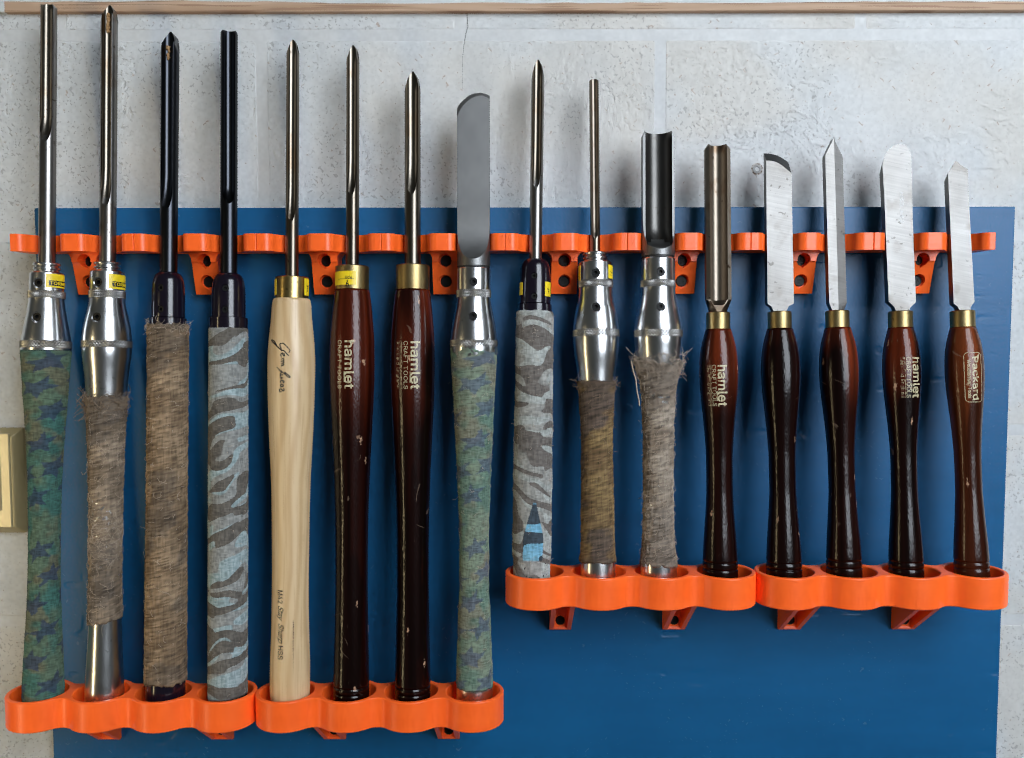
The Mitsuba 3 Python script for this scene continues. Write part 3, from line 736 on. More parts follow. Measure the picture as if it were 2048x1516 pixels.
threads(t, wr, 642, 665, rf, 60, 'm_thread', 22, 0.008, 0.002, 'frayed_edge', fly=0.3)

# --- 4 black gouge, square tip, blue camouflage wrap
t = make_tool(455.5, 1385, 457.5, 17.5)
k = thing('bowl_gouge', 'black gouge with blunt square tip and blue grey camouflage wrap, fourth tool from the left', 'gouge')
shaft(t, k, 'shaft', 'm_dark_steel', 62, 548, 17.5, 17.5, 410, 0.70, 0.58, -1, 40, [(1, 0.1, 1.1, 0.62, 62), (-1, 0.1, 1.1, -0.62, 62), (0, -0.8, 1, 0, 62)], 'm_dark_steel')
round_part(t, k, 'collet', DOME(547, 34.5), 'm_anod', None, [(450, 576, 6.5), (449, 619, 6.5)], n=96)
round_part(t, k, 'handle_tube', [(635, 34), (636.5, 39), (660, 39), (1380, 39), (1392, 39.5), (1402, 38.5)], 'm_anod', n=96, label='black handle tube under the wrap')
wr, rf = wrap(t, k, [(657, 40), (760, 40), (970, 40.5), (1160, 40.5), (1300, 40.5), (1389, 40.5)], 'm_camo_blue', 0.00035, 0.0004, 4, fold=0.0004, tilt_bot=0.0016)
threads(t, wr, 657, 1387, rf, 60, 'm_thread', 31, 0.005, 0.0007, fly=0.05, thick=0.00014)

# --- 5 pale ash handle
t = make_tool(580, 1385, 584, 13.5)
k = thing('spindle_gouge', 'slim gouge with pale ash handle and polished brass ferrule', 'gouge')
shaft(t, k, 'shaft', 'm_flute', 79, 557, 13, 13.5, 447, 0.74, 0.64, -12, 75, TIP(79, 0.7))
ferrule(t, k, 555, 599, 34, 34, 'm_brass')
sticker(t, k, 545, 552, 560, 592, 34.2); kk, R = sticker(t, k, 609, 621, 558, 592, 34.2)
th0, c0, _ = t.surf(613, 582, R)
mark(t, kk, 'lettering', text2d('T', mm(t, 580, 11), None, True), R, th0, c0, False, 'm_ink', 0.0001)
rad = handle(t, k, [(598, 36.5), (601, 38), (640, 41.5), (700, 47), (730, 48), (770, 47.5), (865, 44.5), (970, 39.5), (1080, 37.5), (1160, 37), (1257, 38), (1334, 40.3), (1385, 40.3), (1396, 39), (1404, 36)], 'm_ash')
# handwritten name, strokes traced in the plane of the handle's face (down the handle)
STROKES = [
 [(620, 488), (645, 465), (640, 430), (600, 380), (540, 315), (480, 285), (440, 300), (435, 340), (455, 390), (465, 420), (430, 405), (370, 350), (310, 290), (260, 235), (255, 215), (280, 222), (340, 290), (380, 360), (440, 420), (480, 450)],
 [(628, 556), (560, 490), (490, 440), (455, 455)],
 [(480, 500), (500, 540), (525, 560), (525, 520), (500, 500), (465, 510), (450, 540), (465, 580), (480, 590)],
 [(515, 610), (455, 640)], [(500, 625), (518, 650), (500, 665), (455, 690)], [(500, 675), (520, 700), (500, 715), (455, 740)], [(500, 730), (518, 755), (490, 765), (458, 785)],
 [(560, 915), (520, 935), (570, 985), (625, 1025), (655, 1022), (630, 995), (580, 950), (500, 930), (430, 875), (365, 810)],
 [(430, 875), (460, 930), (440, 960), (500, 975), (440, 985), (445, 1020), (495, 1035), (440, 1060)],
 [(505, 1090), (520, 1110), (510, 1140), (480, 1090), (450, 1100), (445, 1130), (470, 1150)],
 [(500, 1180), (515, 1210), (480, 1180), (450, 1190), (450, 1220), (500, 1220), (445, 1240)],
 [(500, 1260), (520, 1300), (500, 1320), (475, 1290), (440, 1275), (425, 1300), (440, 1340), (465, 1330)]]
ms = []
for st in STROKES:
    q = np.array(st, float); q = np.stack([520 + q[:, 0] / 10.83, 660 + q[:, 1] / 10.83], 1)
    s = np.linspace(0, 1, len(q)); from scipy.interpolate import CubicSpline
    cs = CubicSpline(np.concatenate([[0], np.cumsum(np.linalg.norm(np.diff(q, axis=0), axis=1))]), q)
    qq = cs(np.linspace(0, cs.x[-1], max(8, int(cs.x[-1] * 1.1))))
    L = []
    for x, y in qq:
        a, c, R = t.surf(x, y, rad); L.append(((R + 0.00008) * math.sin(a), (R + 0.00008) * math.cos(a), c))
    w = 0.00052 * (0.75 + 0.35 * np.sin(np.linspace(0, 3.1, len(L))))
    ms.append(tube_mesh(np.array(L), w, 6))
obj('signature', t.put(cat_meshes(ms)), 'm_ink', k, smooth=True, label='black handwritten signature along the handle')
rt = rad
def down(tl, key, s, x_base, y0, y1, hpx, bsdf, bold=True, shear=0.0, name='lettering', R=None):
    a, c, r = tl.surf(x_base, y0, R)
    return mark(tl, key, name, text2d(s, mm(tl, y0, hpx), mm(tl, y0, y1 - y0), bold, shear), R, a, c, True, bsdf)
down(t, k, 'M42', 556, 1179, 1206, 10.5, 'm_ink', True, R=rad)
down(t, k, 'Stay', 556.5, 1210, 1237, 11.5, 'm_ink', True, 0.45, R=rad)
down(t, k, 'Sharp', 557, 1245, 1283, 11.5, 'm_ink', True, 0.45, R=rad)
down(t, k, 'HSS', 556.5, 1290, 1318, 10.5, 'm_ink', True, R=rad)

def hamlet(tl, key, rad, xb, y0, y1, xc, xs=None, b='m_gold', b2='m_gold', b3='m_faded'):
    down(tl, key, 'hamlet', xb, y0, y1, 17.5, b, True, R=rad)
    L = y1 - y0
    a, c, r = tl.surf(xb - 1.5, y0 + 0.66 * L, rad)
    bar = trimesh.creation.box([mm(tl, y0, 0.22 * L), mm(tl, y0, 1.8), 0.0005]); bar.apply_translation([mm(tl, y0, 0.11 * L), 0, 0.00025])
    mark(tl, key, 'underline', bar, rad, a, c, True, b)
    down(tl, key, 'CRAFT TOOLS', xc, y0 + 1, y1, 8.0, b2, False, R=rad)
    if xs:
        down(tl, key, 'Sheffield England', xs, y0 + 1, y1 - 1, 6.5, b3, False, R=rad)
        a, c, r = tl.surf((xs + xc) / 2 + 3, y0 + 1, rad)
        bar = trimesh.creation.box([mm(tl, y0, L - 2), mm(tl, y0, 0.9), 0.0005]); bar.apply_translation([mm(tl, y0, L / 2), 0, 0.00025])
        mark(tl, key, 'print_line', bar, rad, a, c, True, b3)

# --- 6
t = make_tool(702.5, 1385, 704.8, 13)
k = thing('spindle_gouge', 'gouge with dark red wooden handle and a yellow sticker across its brass ferrule', 'gouge')
shaft(t, k, 'shaft', 'm_flute', 90, 535, 13, 13.3, 395, 0.76, 0.64, -15, 75, TIP(90, 0.62))
ferrule(t, k, 533, 581, 34, 33.5, 'm_old_brass')
kk, R = sticker(t, k, 667, 712, 546, 573, 34.2)
for s, x, y, h, w in (('Hole', 690, 557, 5.6, 14), ('A', 691, 571, 11, 7)):
    th0, c0, _ = t.surf(x, y, R)
    mark(t, kk, 'lettering', text2d(s, mm(t, y, h), mm(t, y, w), True), R, th0, c0, False, 'm_ink', 0.0001)
th0, c0, _ = t.surf(676, 558.6, R)
bar = trimesh.creation.box([mm(t, 558, 36), mm(t, 558, 0.8), 0.0005]); bar.apply_translation([mm(t, 558, 18), 0, 0.00025])
mark(t, kk, 'print_line', bar, R, th0, c0, False, 'm_ink', 0.00008)
LONG = lambda m: [(580, m * 34.5), (600, m * 37.5), (640, m * 41.5), (690, m * 44.6), (740, m * 45), (790, m * 43.8), (865, m * 40.3), (970, m * 35.5), (1080, m * 32.8), (1160, m * 32.5), (1257, m * 34), (1334, m * 35.6), (1360, m * 36), (1388, m * 35.8), (1402, m * 34.5)]
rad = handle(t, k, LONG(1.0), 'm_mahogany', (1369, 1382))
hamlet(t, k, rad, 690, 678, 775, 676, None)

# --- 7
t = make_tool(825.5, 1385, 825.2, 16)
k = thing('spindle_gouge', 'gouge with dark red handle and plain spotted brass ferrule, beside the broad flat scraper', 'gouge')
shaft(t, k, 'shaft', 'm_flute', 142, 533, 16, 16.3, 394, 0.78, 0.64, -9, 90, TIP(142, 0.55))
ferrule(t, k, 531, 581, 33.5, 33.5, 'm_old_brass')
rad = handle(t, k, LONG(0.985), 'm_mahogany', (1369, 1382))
hamlet(t, k, rad, 822, 680, 776, 807.5, 794)

# --- 8 flat scraper, round bar
t = make_tool(949, 1385, 947.3, 33)
k = thing('scraper', 'broad grey flat scraper with rounded corner on aluminium handle with pale green wrap', 'scraper')
R = t.r(300, 33)
body = to_man(lathe([(t.c(533), R), (t.c(170), R * 0.99)], 112))
hs = [(t.c(150), 0.20), (t.c(430), 0.20)] + [(t.c(430 + 92 * q / 14), 0.20 + 0.82 * (q / 14) ** 2.6) for q in range(1, 15)]
for (ca, ha), (cb, hb) in zip(hs[:-1], hs[1:]):
    q = np.array([[sx * 2 * R, b, c] for sx in (-1, 1) for b, c in ((ha * R, ca), (3 * R, ca), (hb * R, cb), (3 * R, cb))])
    body = body - hull_pts(q)
body = body - box(-2 * R, 2 * R, -2 * R, -0.30 * R, t.c(455), t.c(100)) 
def px_poly(tl, pts, b):
    """Pixels to (a, c) in the tool's plane b = const (its own front)."""
    out = []
    o = tl.local(CAM)
    for x, y in pts:
        d = ray(x, y) @ tl.M
        P = o + d * ((b - o[1]) / d[1]); out.append((P[0], P[2]))
    return np.array(out)
out8 = [(905, 560), (905, 230), (914, 217), (920, 207), (928, 199), (938, 191), (950, 186.5), (962, 185.5), (972, 188), (981, 193), (990, 197), (990, 560)]
in8 = [(905, 560), (911, 243), (918, 224), (925, 212), (934, 203), (944, 196), (954, 192), (963, 191), (972, 194), (981, 199), (990, 203), (990, 560)]
fb = 0.20 * R
A = px_poly(t, out8, fb - 0.004); Bq = px_poly(t, in8, fb)
body_lo = body ^ hull_pts([(a, b, c) for a, c in A for b in (-0.03, fb - 0.004)])
top = hull_pts([(a, fb - 0.004, c) for a, c in A] + [(a, fb, c) for a, c in Bq])
stem = hull_pts([(a, b, c) for a, c in px_poly(t, [(900, 400), (996, 400), (996, 560), (900, 560)], fb) for b in (-0.03, 0.03)])
body = (body ^ (m3.Manifold.batch_boolean([hull_pts([(a, b, c) for a, c in A for b in (-0.03, fb - 0.0039)]), top, stem], m3.OpType.Add)))
obj('blade', t.put(body), 'm_grey_steel', k, smooth=24)
round_part(t, k, 'o_ring', [(531, 30), (532, 32.5), (536, 32.5), (539, 30)], 'm_rubber')
alu_head(t, k, sm([(536.5, 32), (538, 33.3), (575, 33.5), (598, 33.7), (612, 35.5), (630, 39), (655, 43.5), (680, 46.3), (694, 46.8), (720, 45)], 3) + sm([(760, 41.5), (865, 36), (970, 31), (1080, 28), (1160, 28.5), (1257, 32), (1334, 35), (1385, 36.3), (1402, 36.3)], 20), [(947, 563, 7.5), (946, 631, 7.5)], [(580, 596, 34.6), (680, 694, 47.5)])
wr, rf = wrap(t, k, [(694, 46.8), (720, 46), (760, 43.3), (865, 38), (970, 33), (1080, 29.7), (1160, 29.7), (1257, 33.4), (1334, 35.9), (1371, 37.2)], 'm_star_sage', 0.0004, 0.0004, 8, fold=0.0006)
threads(t, wr, 696, 1370, rf, 90, 'm_thread', 41, 0.006, 0.0008, fly=0.05, thick=0.00014)

# --- 9 short black collet gouge, zebra wrap with blue patch
t = make_tool(1063, 1150, 1071.5, 12.5)
k = thing('bowl_gouge', 'short gouge in a black collet with grey camouflage wrap patched in light blue', 'gouge')
shaft(t, k, 'shaft', 'm_steel', 119, 523, 13, 12.7, 382, 0.76, 0.62, -5, 85, TIP(119, 0.5))
D9 = sm([(520, 20), (523, 23), (529, 26.5), (540, 29), (556, 30.3), (580, 30.8), (608, 31)], 2.5)
round_part(t, k, 'collet', D9, 'm_anod', None, [(1068, 551, 6), (1068, 592, 6)], n=96)
sticker(t, k, 1037, 1045, 567, 592, 31); kk, R = sticker(t, k, 1090, 1101, 566, 595, 31)
th0, c0, _ = t.surf(1094, 586, R)
mark(t, kk, 'lettering', text2d('T', mm(t, 580, 9), None, True), R, th0, c0, False, 'm_ink', 0.0001)
round_part(t, k, 'handle_tube', [(608.5, 30), (610, 33.5), (632, 33.8), (1148, 36.5), (1160, 36)], 'm_anod', n=96, label='black handle tube under the wrap')
wr, rf = wrap(t, k, [(624, 36.5), (660, 38), (760, 38), (865, 38.5), (970, 39), (1080, 39), (1112, 39), (1116, 37.3), (1157, 36.8)], 'm_camo_tan', 0.0006, 0.0005, 9, fold=0.0006)
threads(t, wr, 626, 1150, rf, 80, 'm_thread', 51, 0.006, 0.0008, fly=0.05, thick=0.00015)

# --- 10 slim gouge, aluminium, olive brown wrap
t = make_tool(1196, 1148, 1190.5, 10)
k = thing('detail_gouge', 'slimmest gouge, on aluminium handle with olive brown cloth wrap', 'gouge')
shaft(t, k, 'shaft', 'm_flute', 158, 507, 9.6, 10, 480, 0.72, 0.62, 2, 55, [(1, 0.2, 1.1, 0.45, 158), (-1, 0.2, 1.1, -0.45, 158), (0, -0.8, 1, 0, 158)], 'm_brown_steel')
H10 = [(524, 29), (527, 33.2), (562, 33.6), (582, 33.6), (600, 35.5), (620, 40.3), (640, 44), (660, 46), (676, 46), (700, 44.5), (740, 39), (762, 36.5), (800, 32.5), (900, 30), (1080, 31), (1124, 34.5), (1150, 35), (1160, 34.8)]
alu_head(t, k, sm(H10, 4), [(1191, 545), (1192, 613)], [(562, 577, 34.6), (660, 675, 46.8)], (506, 525, 25.5))
sticker(t, k, 1157, 1160.5, 533, 562, 33.8); kk, R = sticker(t, k, 1217, 1228, 533, 560, 33.8)
th0, c0, _ = t.surf(1220, 552, R)
mark(t, kk, 'lettering', text2d('T', mm(t, 550, 9), None, True), R, th0, c0, False, 'm_ink', 0.0001)
wr, rf = wrap(t, k, [(763, 40), (770, 37.8), (820, 34.5), (865, 32.3), (920, 32), (1000, 33), (1080, 34), (1122, 37.5)], 'm_wrap_olive', 0.0006, 0.0008, 10, fold=0.0006)
threads(t, wr, 760, 776, rf, 55, 'm_thread_dark', 61, 0.009, 0.002, 'frayed_edge', fly=0.4)
threads(t, wr, 763, 1122, rf, 140, 'm_thread_dark', 62, 0.006, 0.0008, fly=0.04, thick=0.00016)

# --- 11 roughing gouge, torn wrap
t = make_tool(1317, 1148, 1316, 33)
k = thing('roughing_gouge', 'wide U shaped roughing gouge with torn fuzzy grey brown wrap', 'gouge')
R = t.r(400, 33.5); c0, c1 = t.c(513), t.c(262)
body = to_man(lathe([(c0, R), (t.c(275), R), (c1, R * 0.80)], 128))
n = 72; g = np.arange(n) * 2 * math.pi / n
rf_ = 0.80 * R
disc = lambda c, e: np.stack([rf_ * np.sin(g), e + rf_ * np.cos(g), np.full(n, c)], 1)
pth = [(c1 + 0.01, 0.16 * R), (t.c(440), 0.16 * R)] + [(t.c(440 + 60 * q / 8), (0.16 + 1.62 * (1 - math.sqrt(max(0.0, 1 - (q / 8) ** 2)))) * R) for q in range(1, 9)]
cut = m3.Manifold.batch_boolean([hull_pts(np.vstack([disc(a, e), disc(b, e2), disc(a, e) + [0, 2 * R, 0], disc(b, e2) + [0, 2 * R, 0]])) for (a, e), (b, e2) in zip(pth[:-1], pth[1:])], m3.OpType.Add)
body = body - cut
hp = [(c1 + 0.01, 0.30), (t.c(450), 0.30), (t.c(475), 0.45), (t.c(492), 0.72), (t.c(503), 1.02)]
for (ca, ha), (cb, hb) in zip(hp[:-1], hp[1:]):
    body = body - hull_pts([[sx * 2 * R, b, c] for sx in (-1, 1) for b, c in ((ha * R, ca), (3 * R, ca), (hb * R, cb), (3 * R, cb))])
split(t, k, body, R * 0.93, 'blade', 'm_grey_steel', 'hollow', 'm_hollow', 26, 0.0)
round_part(t, k, 'o_ring', [(511, 30), (512, 32), (518, 32), (520, 30)], 'm_rubber')
H11 = [(517, 32.5), (519, 34), (560, 34.2), (580, 34.3), (600, 36.5), (620, 41), (640, 45), (660, 48), (676, 48), (700, 46), (722, 43.5), (760, 37), (865, 29), (1080, 30), (1126, 36), (1150, 36.5), (1160, 36.3)]
alu_head(t, k, sm(H11, 4), [(1322, 543, 7.5), (1322, 612, 7.5)], [(561, 576, 35.2), (660, 675, 48.8)])
wr, rf = wrap(t, k, [(722, 50), (735, 46), (760, 39), (800, 34), (865, 31), (970, 30.5), (1080, 32.5), (1110, 36), (1129, 39)], 'm_wrap_grey', 0.0013, 0.0028, 11, fold=0.0009, tilt_top=-0.001)
threads(t, wr, 722, 1129, rf, 330, 'm_thread', 71, 0.008, 0.0018, fly=0.05, thick=0.00016)
threads(t, wr, 708, 750, rf, 150, 'm_thread', 72, 0.010, 0.003, 'frayed_edge', fly=0.35)
q = []
for x, y in ((1262, 722), (1266, 740), (1272, 760), (1274, 782), (1278, 800), (1279, 812)):
    P = at(x, y, -0.075); q.append(P)
obj('hanging_thread', tube_mesh(np.array(q), 0.0006, 5), 'm_thread', wr, smooth=True)

# --- turned short handles
SHORT = lambda top, m=1.0: [(top, m * 26), (top + 12, m * 29.5), (top + 35, m * 35.5), (top + 65, m * 39), (top + 90, m * 39.6), (top + 120, m * 38.3), (top + 160, m * 34.5), (top + 205, m * 30.3), (top + 260, m * 27.2), (top + 315, m * 27), (top + 365, m * 29.3), (top + 430, m * 34), (top + 465, m * 35.8), (top + 492, m * 36), (top + 505, m * 34.8)]

# --- 12 spindle roughing gouge
t = make_tool(1440.5, 1145, 1435.2, 12, 0.004)
k = thing('roughing_gouge', 'brown stained channel shaped roughing gouge with long worn dark red handle', 'gouge')
R0, R1 = t.r(590, 25.3), t.r(300, 25.8)
def sec(R, s=1.0):
    outer = [(-R, 0.30 * R), (-R, -0.15 * R), (-0.82 * R, -0.55 * R), (-0.45 * R, -0.80 * R), (0, -0.88 * R), (0.45 * R, -0.80 * R), (0.82 * R, -0.55 * R), (R, -0.15 * R), (R, 0.30 * R), (0.70 * R, 0.42 * R)]
    inner = [(0.69 * R * math.cos(a), 0.42 * R - 0.80 * R * math.sin(a)) for a in np.linspace(0.05, math.pi - 0.05, 25)]
    return np.array(outer + inner + [(-0.70 * R, 0.42 * R)])
cs = m3.CrossSection([sec(R1).tolist()])
if cs.area() < 1e-9: cs = m3.CrossSection([sec(R1)[::-1].tolist()])
cA, cB = t.c(600), t.c(289)
body = m3.Manifold.extrude(cs, cB - cA, 0, 0.0, (1, 1)).translate([0, 0, cA])
bev = to_man(lathe([(cA - 0.01, 1.5 * R1), (t.c(302), 1.08 * R1), (cB, 0.72 * R1)], 96))
body = body ^ bev
rr = 0.66 * R1
tang = hull_pts([(x, y, cA) for x, y in sec(R1) if y < -0.1 * R1 or abs(x) > 0.95 * R1] + [(rr * math.sin(a), -0.15 * R1 + 0.5 * rr * math.cos(a), t.c(627)) for a in np.linspace(0, 6.28, 24)])
groove = hull_pts([(x, y, cA + 0.001) for x, y in [(0.69 * R1 * math.cos(a), 0.43 * R1 - 0.80 * R1 * math.sin(a)) for a in np.linspace(0.05, math.pi - 0.05, 25)]] + [(0.4 * R1 * math.cos(a), 0.5 * R1, t.c(616)) for a in np.linspace(0, 3.14, 9)])
obj('blade', t.put(body + (tang - groove)), 'm_brown_steel', k, smooth=26)
ferrule(t, k, 625, 660, 24.2, 24.2, 'm_old_brass')
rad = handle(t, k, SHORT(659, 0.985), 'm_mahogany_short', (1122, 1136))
hamlet(t, k, rad, 1436, 728, 811, 1424, 1414)

# --- 13 flat scraper with dark ground bevel, 15 round nose, 16 small pointed
def blade(tl, key, out_f, out_b, th, bsdf='m_blade', fb=None, cut=None):
    A, B = px_poly(tl, out_f, th / 2), px_poly(tl, out_b, th / 2 - 0.0035)
    P = sg.Polygon(B).buffer(0)
    def ext(poly, b0, b1):
        m = m3.Manifold.extrude(m3.CrossSection([np.array(sg.polygon.orient(poly, 1).exterior.coords)[:-1].tolist()]), b1 - b0)
        # (x, y, z) -> (a, c, b): rotate so that y becomes c and z becomes b
        return m.transform(np.array([[1, 0, 0, 0], [0, 0, 1, b0], [0, 1, 0, 0]], float)).mirror([0, 0, 0]) if False else m
    return A, B

def slab(tl, outline, b0, b1):
    """Extrudes the outline (a, c) from b0 to b1."""
    P = sg.polygon.orient(sg.Polygon(outline).buffer(0), 1.0)
    m = trimesh.creation.extrude_polygon(P, b1 - b0, engine='earcut')
    v = np.array(m.vertices)
    w = np.stack([v[:, 0], b0 + v[:, 2], v[:, 1]], 1)
    return to_man(trimesh.Trimesh(w, m.faces[:, ::-1], process=False))

def flat_tool(tl, key, left, right, top_pts, shoulder, tang, th, bevel=0.0, bevel_top=None, back_bevel=0.0):
    """left/right: [(x, y) ...] downwards along each edge; top_pts from left to right; shoulder points each side down to the tang."""
    outline = [*reversed(left)] + top_pts + right
    sl, sr = shoulder
    pts = top_pts + right + sr + [(tang[1], 634), (tang[0], 634)] + [*reversed(sl)] + [*reversed(left)]
    full = px_poly(tl, pts, th / 2)
    m = slab(tl, full, -th / 2, th / 2)
    return m, full

def trim_top(tl, m, pts, th, front_drop, back_drop):
    """Grinds the end along the polyline pts: from the front face down (front_drop) or towards the back (back_drop), in metres."""
    q = px_poly(tl, pts, th / 2)
    for (p0, p1) in zip(q[:-1], q[1:]):
        d = p1 - p0; nrm2 = np.array([-d[1], d[0]]); nrm2 /= np.linalg.norm(nrm2)
        if nrm2[1] < 0: nrm2 = -nrm2
        if front_drop:
            nrm = np.array([nrm2[0], front_drop / th, nrm2[1]]); P = np.array([p0[0], -th / 2, p0[1]])
        else:
            nrm = np.array([nrm2[0], -back_drop / th, nrm2[1]]); P = np.array([p0[0], th / 2, p0[1]])
        nrm /= np.linalg.norm(nrm)
        m = m.trim_by_plane((-nrm).tolist(), float(-(nrm @ P)))
    return m

# 13
t = make_tool(1568.3, 1145, 1556.5, 9, 0.0005)
k = thing('scraper', 'flat bright scraper with curved end and dark ground edge', 'scraper')
th = 0.0085
m, full = flat_tool(t, k, [(1532, 296), (1535, 605)], [(1582, 296), (1588, 605)], [(1532, 296), (1582, 296)], ([(1536, 608), (1543, 613), (1547, 622)], [(1588, 607), (1578, 612), (1573, 622)]), (1547, 1573), th)
arc = [(1531, 301.5), (1541, 302), (1551, 303.5), (1560, 306.5), (1568, 310.5), (1576, 315.5), (1584, 322)]
m = trim_top(t, m, arc, th, 0.0095, 0)
obj('blade', t.put(m), 'm_blade', k, smooth=20)
q = px_poly(t, [(x, y + 12.5) for x, y in arc], th / 2)
qb = px_poly(t, arc, th / 2)
def bevel_strip(tl, qa, qb, b0, b1):
    """Thin ground facet laid on the bevel, 0.15 mm proud."""
    V, F = [], []
    for (x0, c0), (x1, c1) in zip(qa, qb):
        V += [(x0, b0 + 0.00015, c0), (x1, b1 + 0.00015, c1 + 0.00015)]
    n = len(V)
    V += [(x, y - 0.0005, c - 0.0004) for x, y, c in V]
    for i in range(0, n - 2, 2):
        for o in (0, n):
            F += [(o + i, o + i + 1, o + i + 3), (o + i, o + i + 3, o + i + 2)]
        F += [(i, i + n, i + n + 2), (i, i + n + 2, i + 2), (i + 1, i + 3 + n, i + 1 + n), (i + 1, i + 3, i + 3 + n)]
    F += [(0, 1, 1 + n), (0, 1 + n, n), (n - 2, 2 * n - 2, 2 * n - 1), (n - 2, 2 * n - 1, n - 1)]
    return trimesh.Trimesh(np.array(V), np.array(F), process=False)
lo = px_poly(t, [(1530.5 + 0 * i, 0) for i in range(1)], th / 2)
a0_, a1_ = full[:, 0].min(), full[:, 0].max()
xs = np.linspace(full[np.argmax(full[:, 1] - 1e-9 * full[:, 0]), 0] + 0.0002, px_poly(t, [(1582.3, 310)], th / 2)[0, 0] - 0.0002, 22)
qs = np.interp(xs, qb[:, 0], qb[:, 1])
sl = np.gradient(qs, xs); nn = 1 / np.sqrt(1 + sl ** 2)
obj('ground_bevel', t.put(bevel_strip(t, np.stack([xs, qs - 0.0095 / nn + 0.0003], 1), np.stack([xs, qs - 0.0002], 1), th / 2 - 0.0003, -th / 2 + 0.0003)), 'm_bevel', k, smooth=30, label='dark freshly ground curved edge')
ferrule(t, k, 624, 659, 24.3, 24.3, 'm_old_brass')
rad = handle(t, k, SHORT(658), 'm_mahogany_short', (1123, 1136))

# 14 pointed skew with diamond section
t = make_tool(1688.5, 1143, 1670.5, 9, 0.0005)
k = thing('parting_tool', 'pointed diamond section tool with rust specks and symmetrical spear tip', 'parting tool')
hw = t.r(450, 20.3)
ca, cb = t.c(606), t.c(279)
def dia(s, c): return [(-hw * s, 0.0042, c), (-hw * s, 0.0014, c), (0.0, 0.0042, c), (hw * s, 0.0018, c), (hw * s, -0.0026, c), (0.0, -0.0044, c), (-hw * s, -0.0044, c)]
body = hull_pts(dia(0.96, ca) + dia(0.96, cb + 0.002))
tipP = np.array([-0.03 * hw, 0, cb])
for sx in (-1, 1):
    nrm = np.array([sx * (cb - t.c(315)) , 0.0, 0.98 * hw]); nrm /= np.linalg.norm(nrm)
    body = body.trim_by_plane((-nrm).tolist(), float(-(nrm @ tipP)))
neck = [(x * 0.62, y * 0.9, t.c(624)) for x, y, _ in dia(0.96, 0)]
sh = hull_pts([(x, y, ca + 0.0001) for x, y, _ in dia(0.96, 0)] + [(x * 0.97, y, t.c(608)) for x, y, _ in dia(0.96, 0)] + neck)
body = body + sh + hull_pts(neck + [(x, y, t.c(634)) for x, y, _ in neck])
obj('blade', t.put(body), 'm_blade', k, smooth=15)
ferrule(t, k, 622, 657, 24.5, 24.5, 'm_old_brass')
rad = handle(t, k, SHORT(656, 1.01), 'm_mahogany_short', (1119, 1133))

# 15
t = make_tool(1812.5, 1145, 1797.5, 9, 0.0005)
k = thing('scraper', 'flat round nosed scraper, second tool from the right', 'scraper')
th = 0.0085
arc = [(1765, 330), (1768, 316), (1773, 305), (1780, 297), (1788, 291), (1796, 288.5), (1804, 288), (1811, 290), (1816, 295), (1820, 302), (1822.5, 312), (1823, 330)]
pts = [(1769, 400), (1765, 330)] + arc + [(1823, 330), (1826, 450), (1832, 604), (1826, 610), (1820, 616), (1818, 625), (1818, 634), (1793, 634), (1793, 625), (1789, 614), (1783, 608), (1777.5, 603), (1773, 500), (1769, 400)]
m = slab(t, px_poly(t, pts, th / 2), -th / 2, th / 2)
m = trim_top(t, m, arc[1:-1], th, 0, 0.005)
obj('blade', t.put(m), 'm_blade', k, smooth=25)
for s, y0, y1, h in (('HSS', 384, 412, 7), ('M2', 420, 446, 7)):
    q0 = px_poly(t, [(1800, y0), (1800, y1)], th / 2)
    tm = text2d(s, mm(t, y0, h), mm(t, y0, y1 - y0)); v = tm.vertices
    obj('stamp', t.put(trimesh.Trimesh(np.stack([q0[0, 0] + v[:, 1], th / 2 - 0.0003 + v[:, 2] * 0.7, q0[0, 1] - v[:, 0]], 1), tm.faces, process=False)), 'm_grey_steel', k, smooth=False)
ferrule(t, k, 623, 657, 25.5, 25.5, 'm_old_brass')
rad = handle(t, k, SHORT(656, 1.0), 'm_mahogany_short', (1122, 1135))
hamlet(t, k, rad, 1825, 712, 794, 1812, 1801)

# 16
t = make_tool(1943.5, 1143, 1919.5, 9, 0.0005)
k = thing('scraper', 'small flat tool with blunt pointed tip, rightmost tool on the rack', 'scraper')
th = 0.0085
pts = [(1896, 345), (1903, 336), (1912, 320.5), (1922, 330), (1935.5, 338.5), (1938, 400), (1949, 604), (1945, 609), (1941, 615), (1941, 634), (1920, 634), (1920, 622), (1915, 613), (1907.5, 607), (1902, 480), (1896, 345)]
m = slab(t, px_poly(t, pts, th / 2), -th / 2, th / 2)
m = trim_top(t, m, [(1896, 345), (1912, 320.5), (1936, 338.5)], th, 0, 0.004)
obj('blade', t.put(m), 'm_blade', k, smooth=20)
ferrule(t, k, 622, 656, 26, 26, 'm_old_brass')
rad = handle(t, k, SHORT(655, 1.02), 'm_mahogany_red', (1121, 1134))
down(t, k, 'Packard', 1944, 712, 799, 12.5, 'm_gold', True, -0.15, R=rad)
down(t, k, 'Woodturning Tools', 1934, 719, 795, 6.6, 'm_gold', True, R=rad)
fr = sg.box(0, 0, mm(t, 700, 98), mm(t, 700, 36)).buffer(-0.004).buffer(0.004)
fr = fr.difference(fr.buffer(-mm(t, 700, 1.1)))
frm = trimesh.creation.extrude_polygon(fr, 0.0005, engine='earcut')
a, c, r = t.surf(1926.5, 705, rad)
mark(t, k, 'printed_frame', frm, rad, a, c, True, 'm_gold')
wing = trimesh.creation.extrude_polygon(sg.Polygon([(0, 0.0062), (0.006, 0.0052), (0.0075, 0.003), (0.003, 0.0042), (0.0028, 0.0035), (0.007, 0.001), (0.0045, 0.001), (0.0015, 0.0045)]), 0.0005, engine='earcut')
a, c, r = t.surf(1946, 707, rad)
mark(t, k, 'printed_wing', wing, rad, a, c, True, 'm_gold')

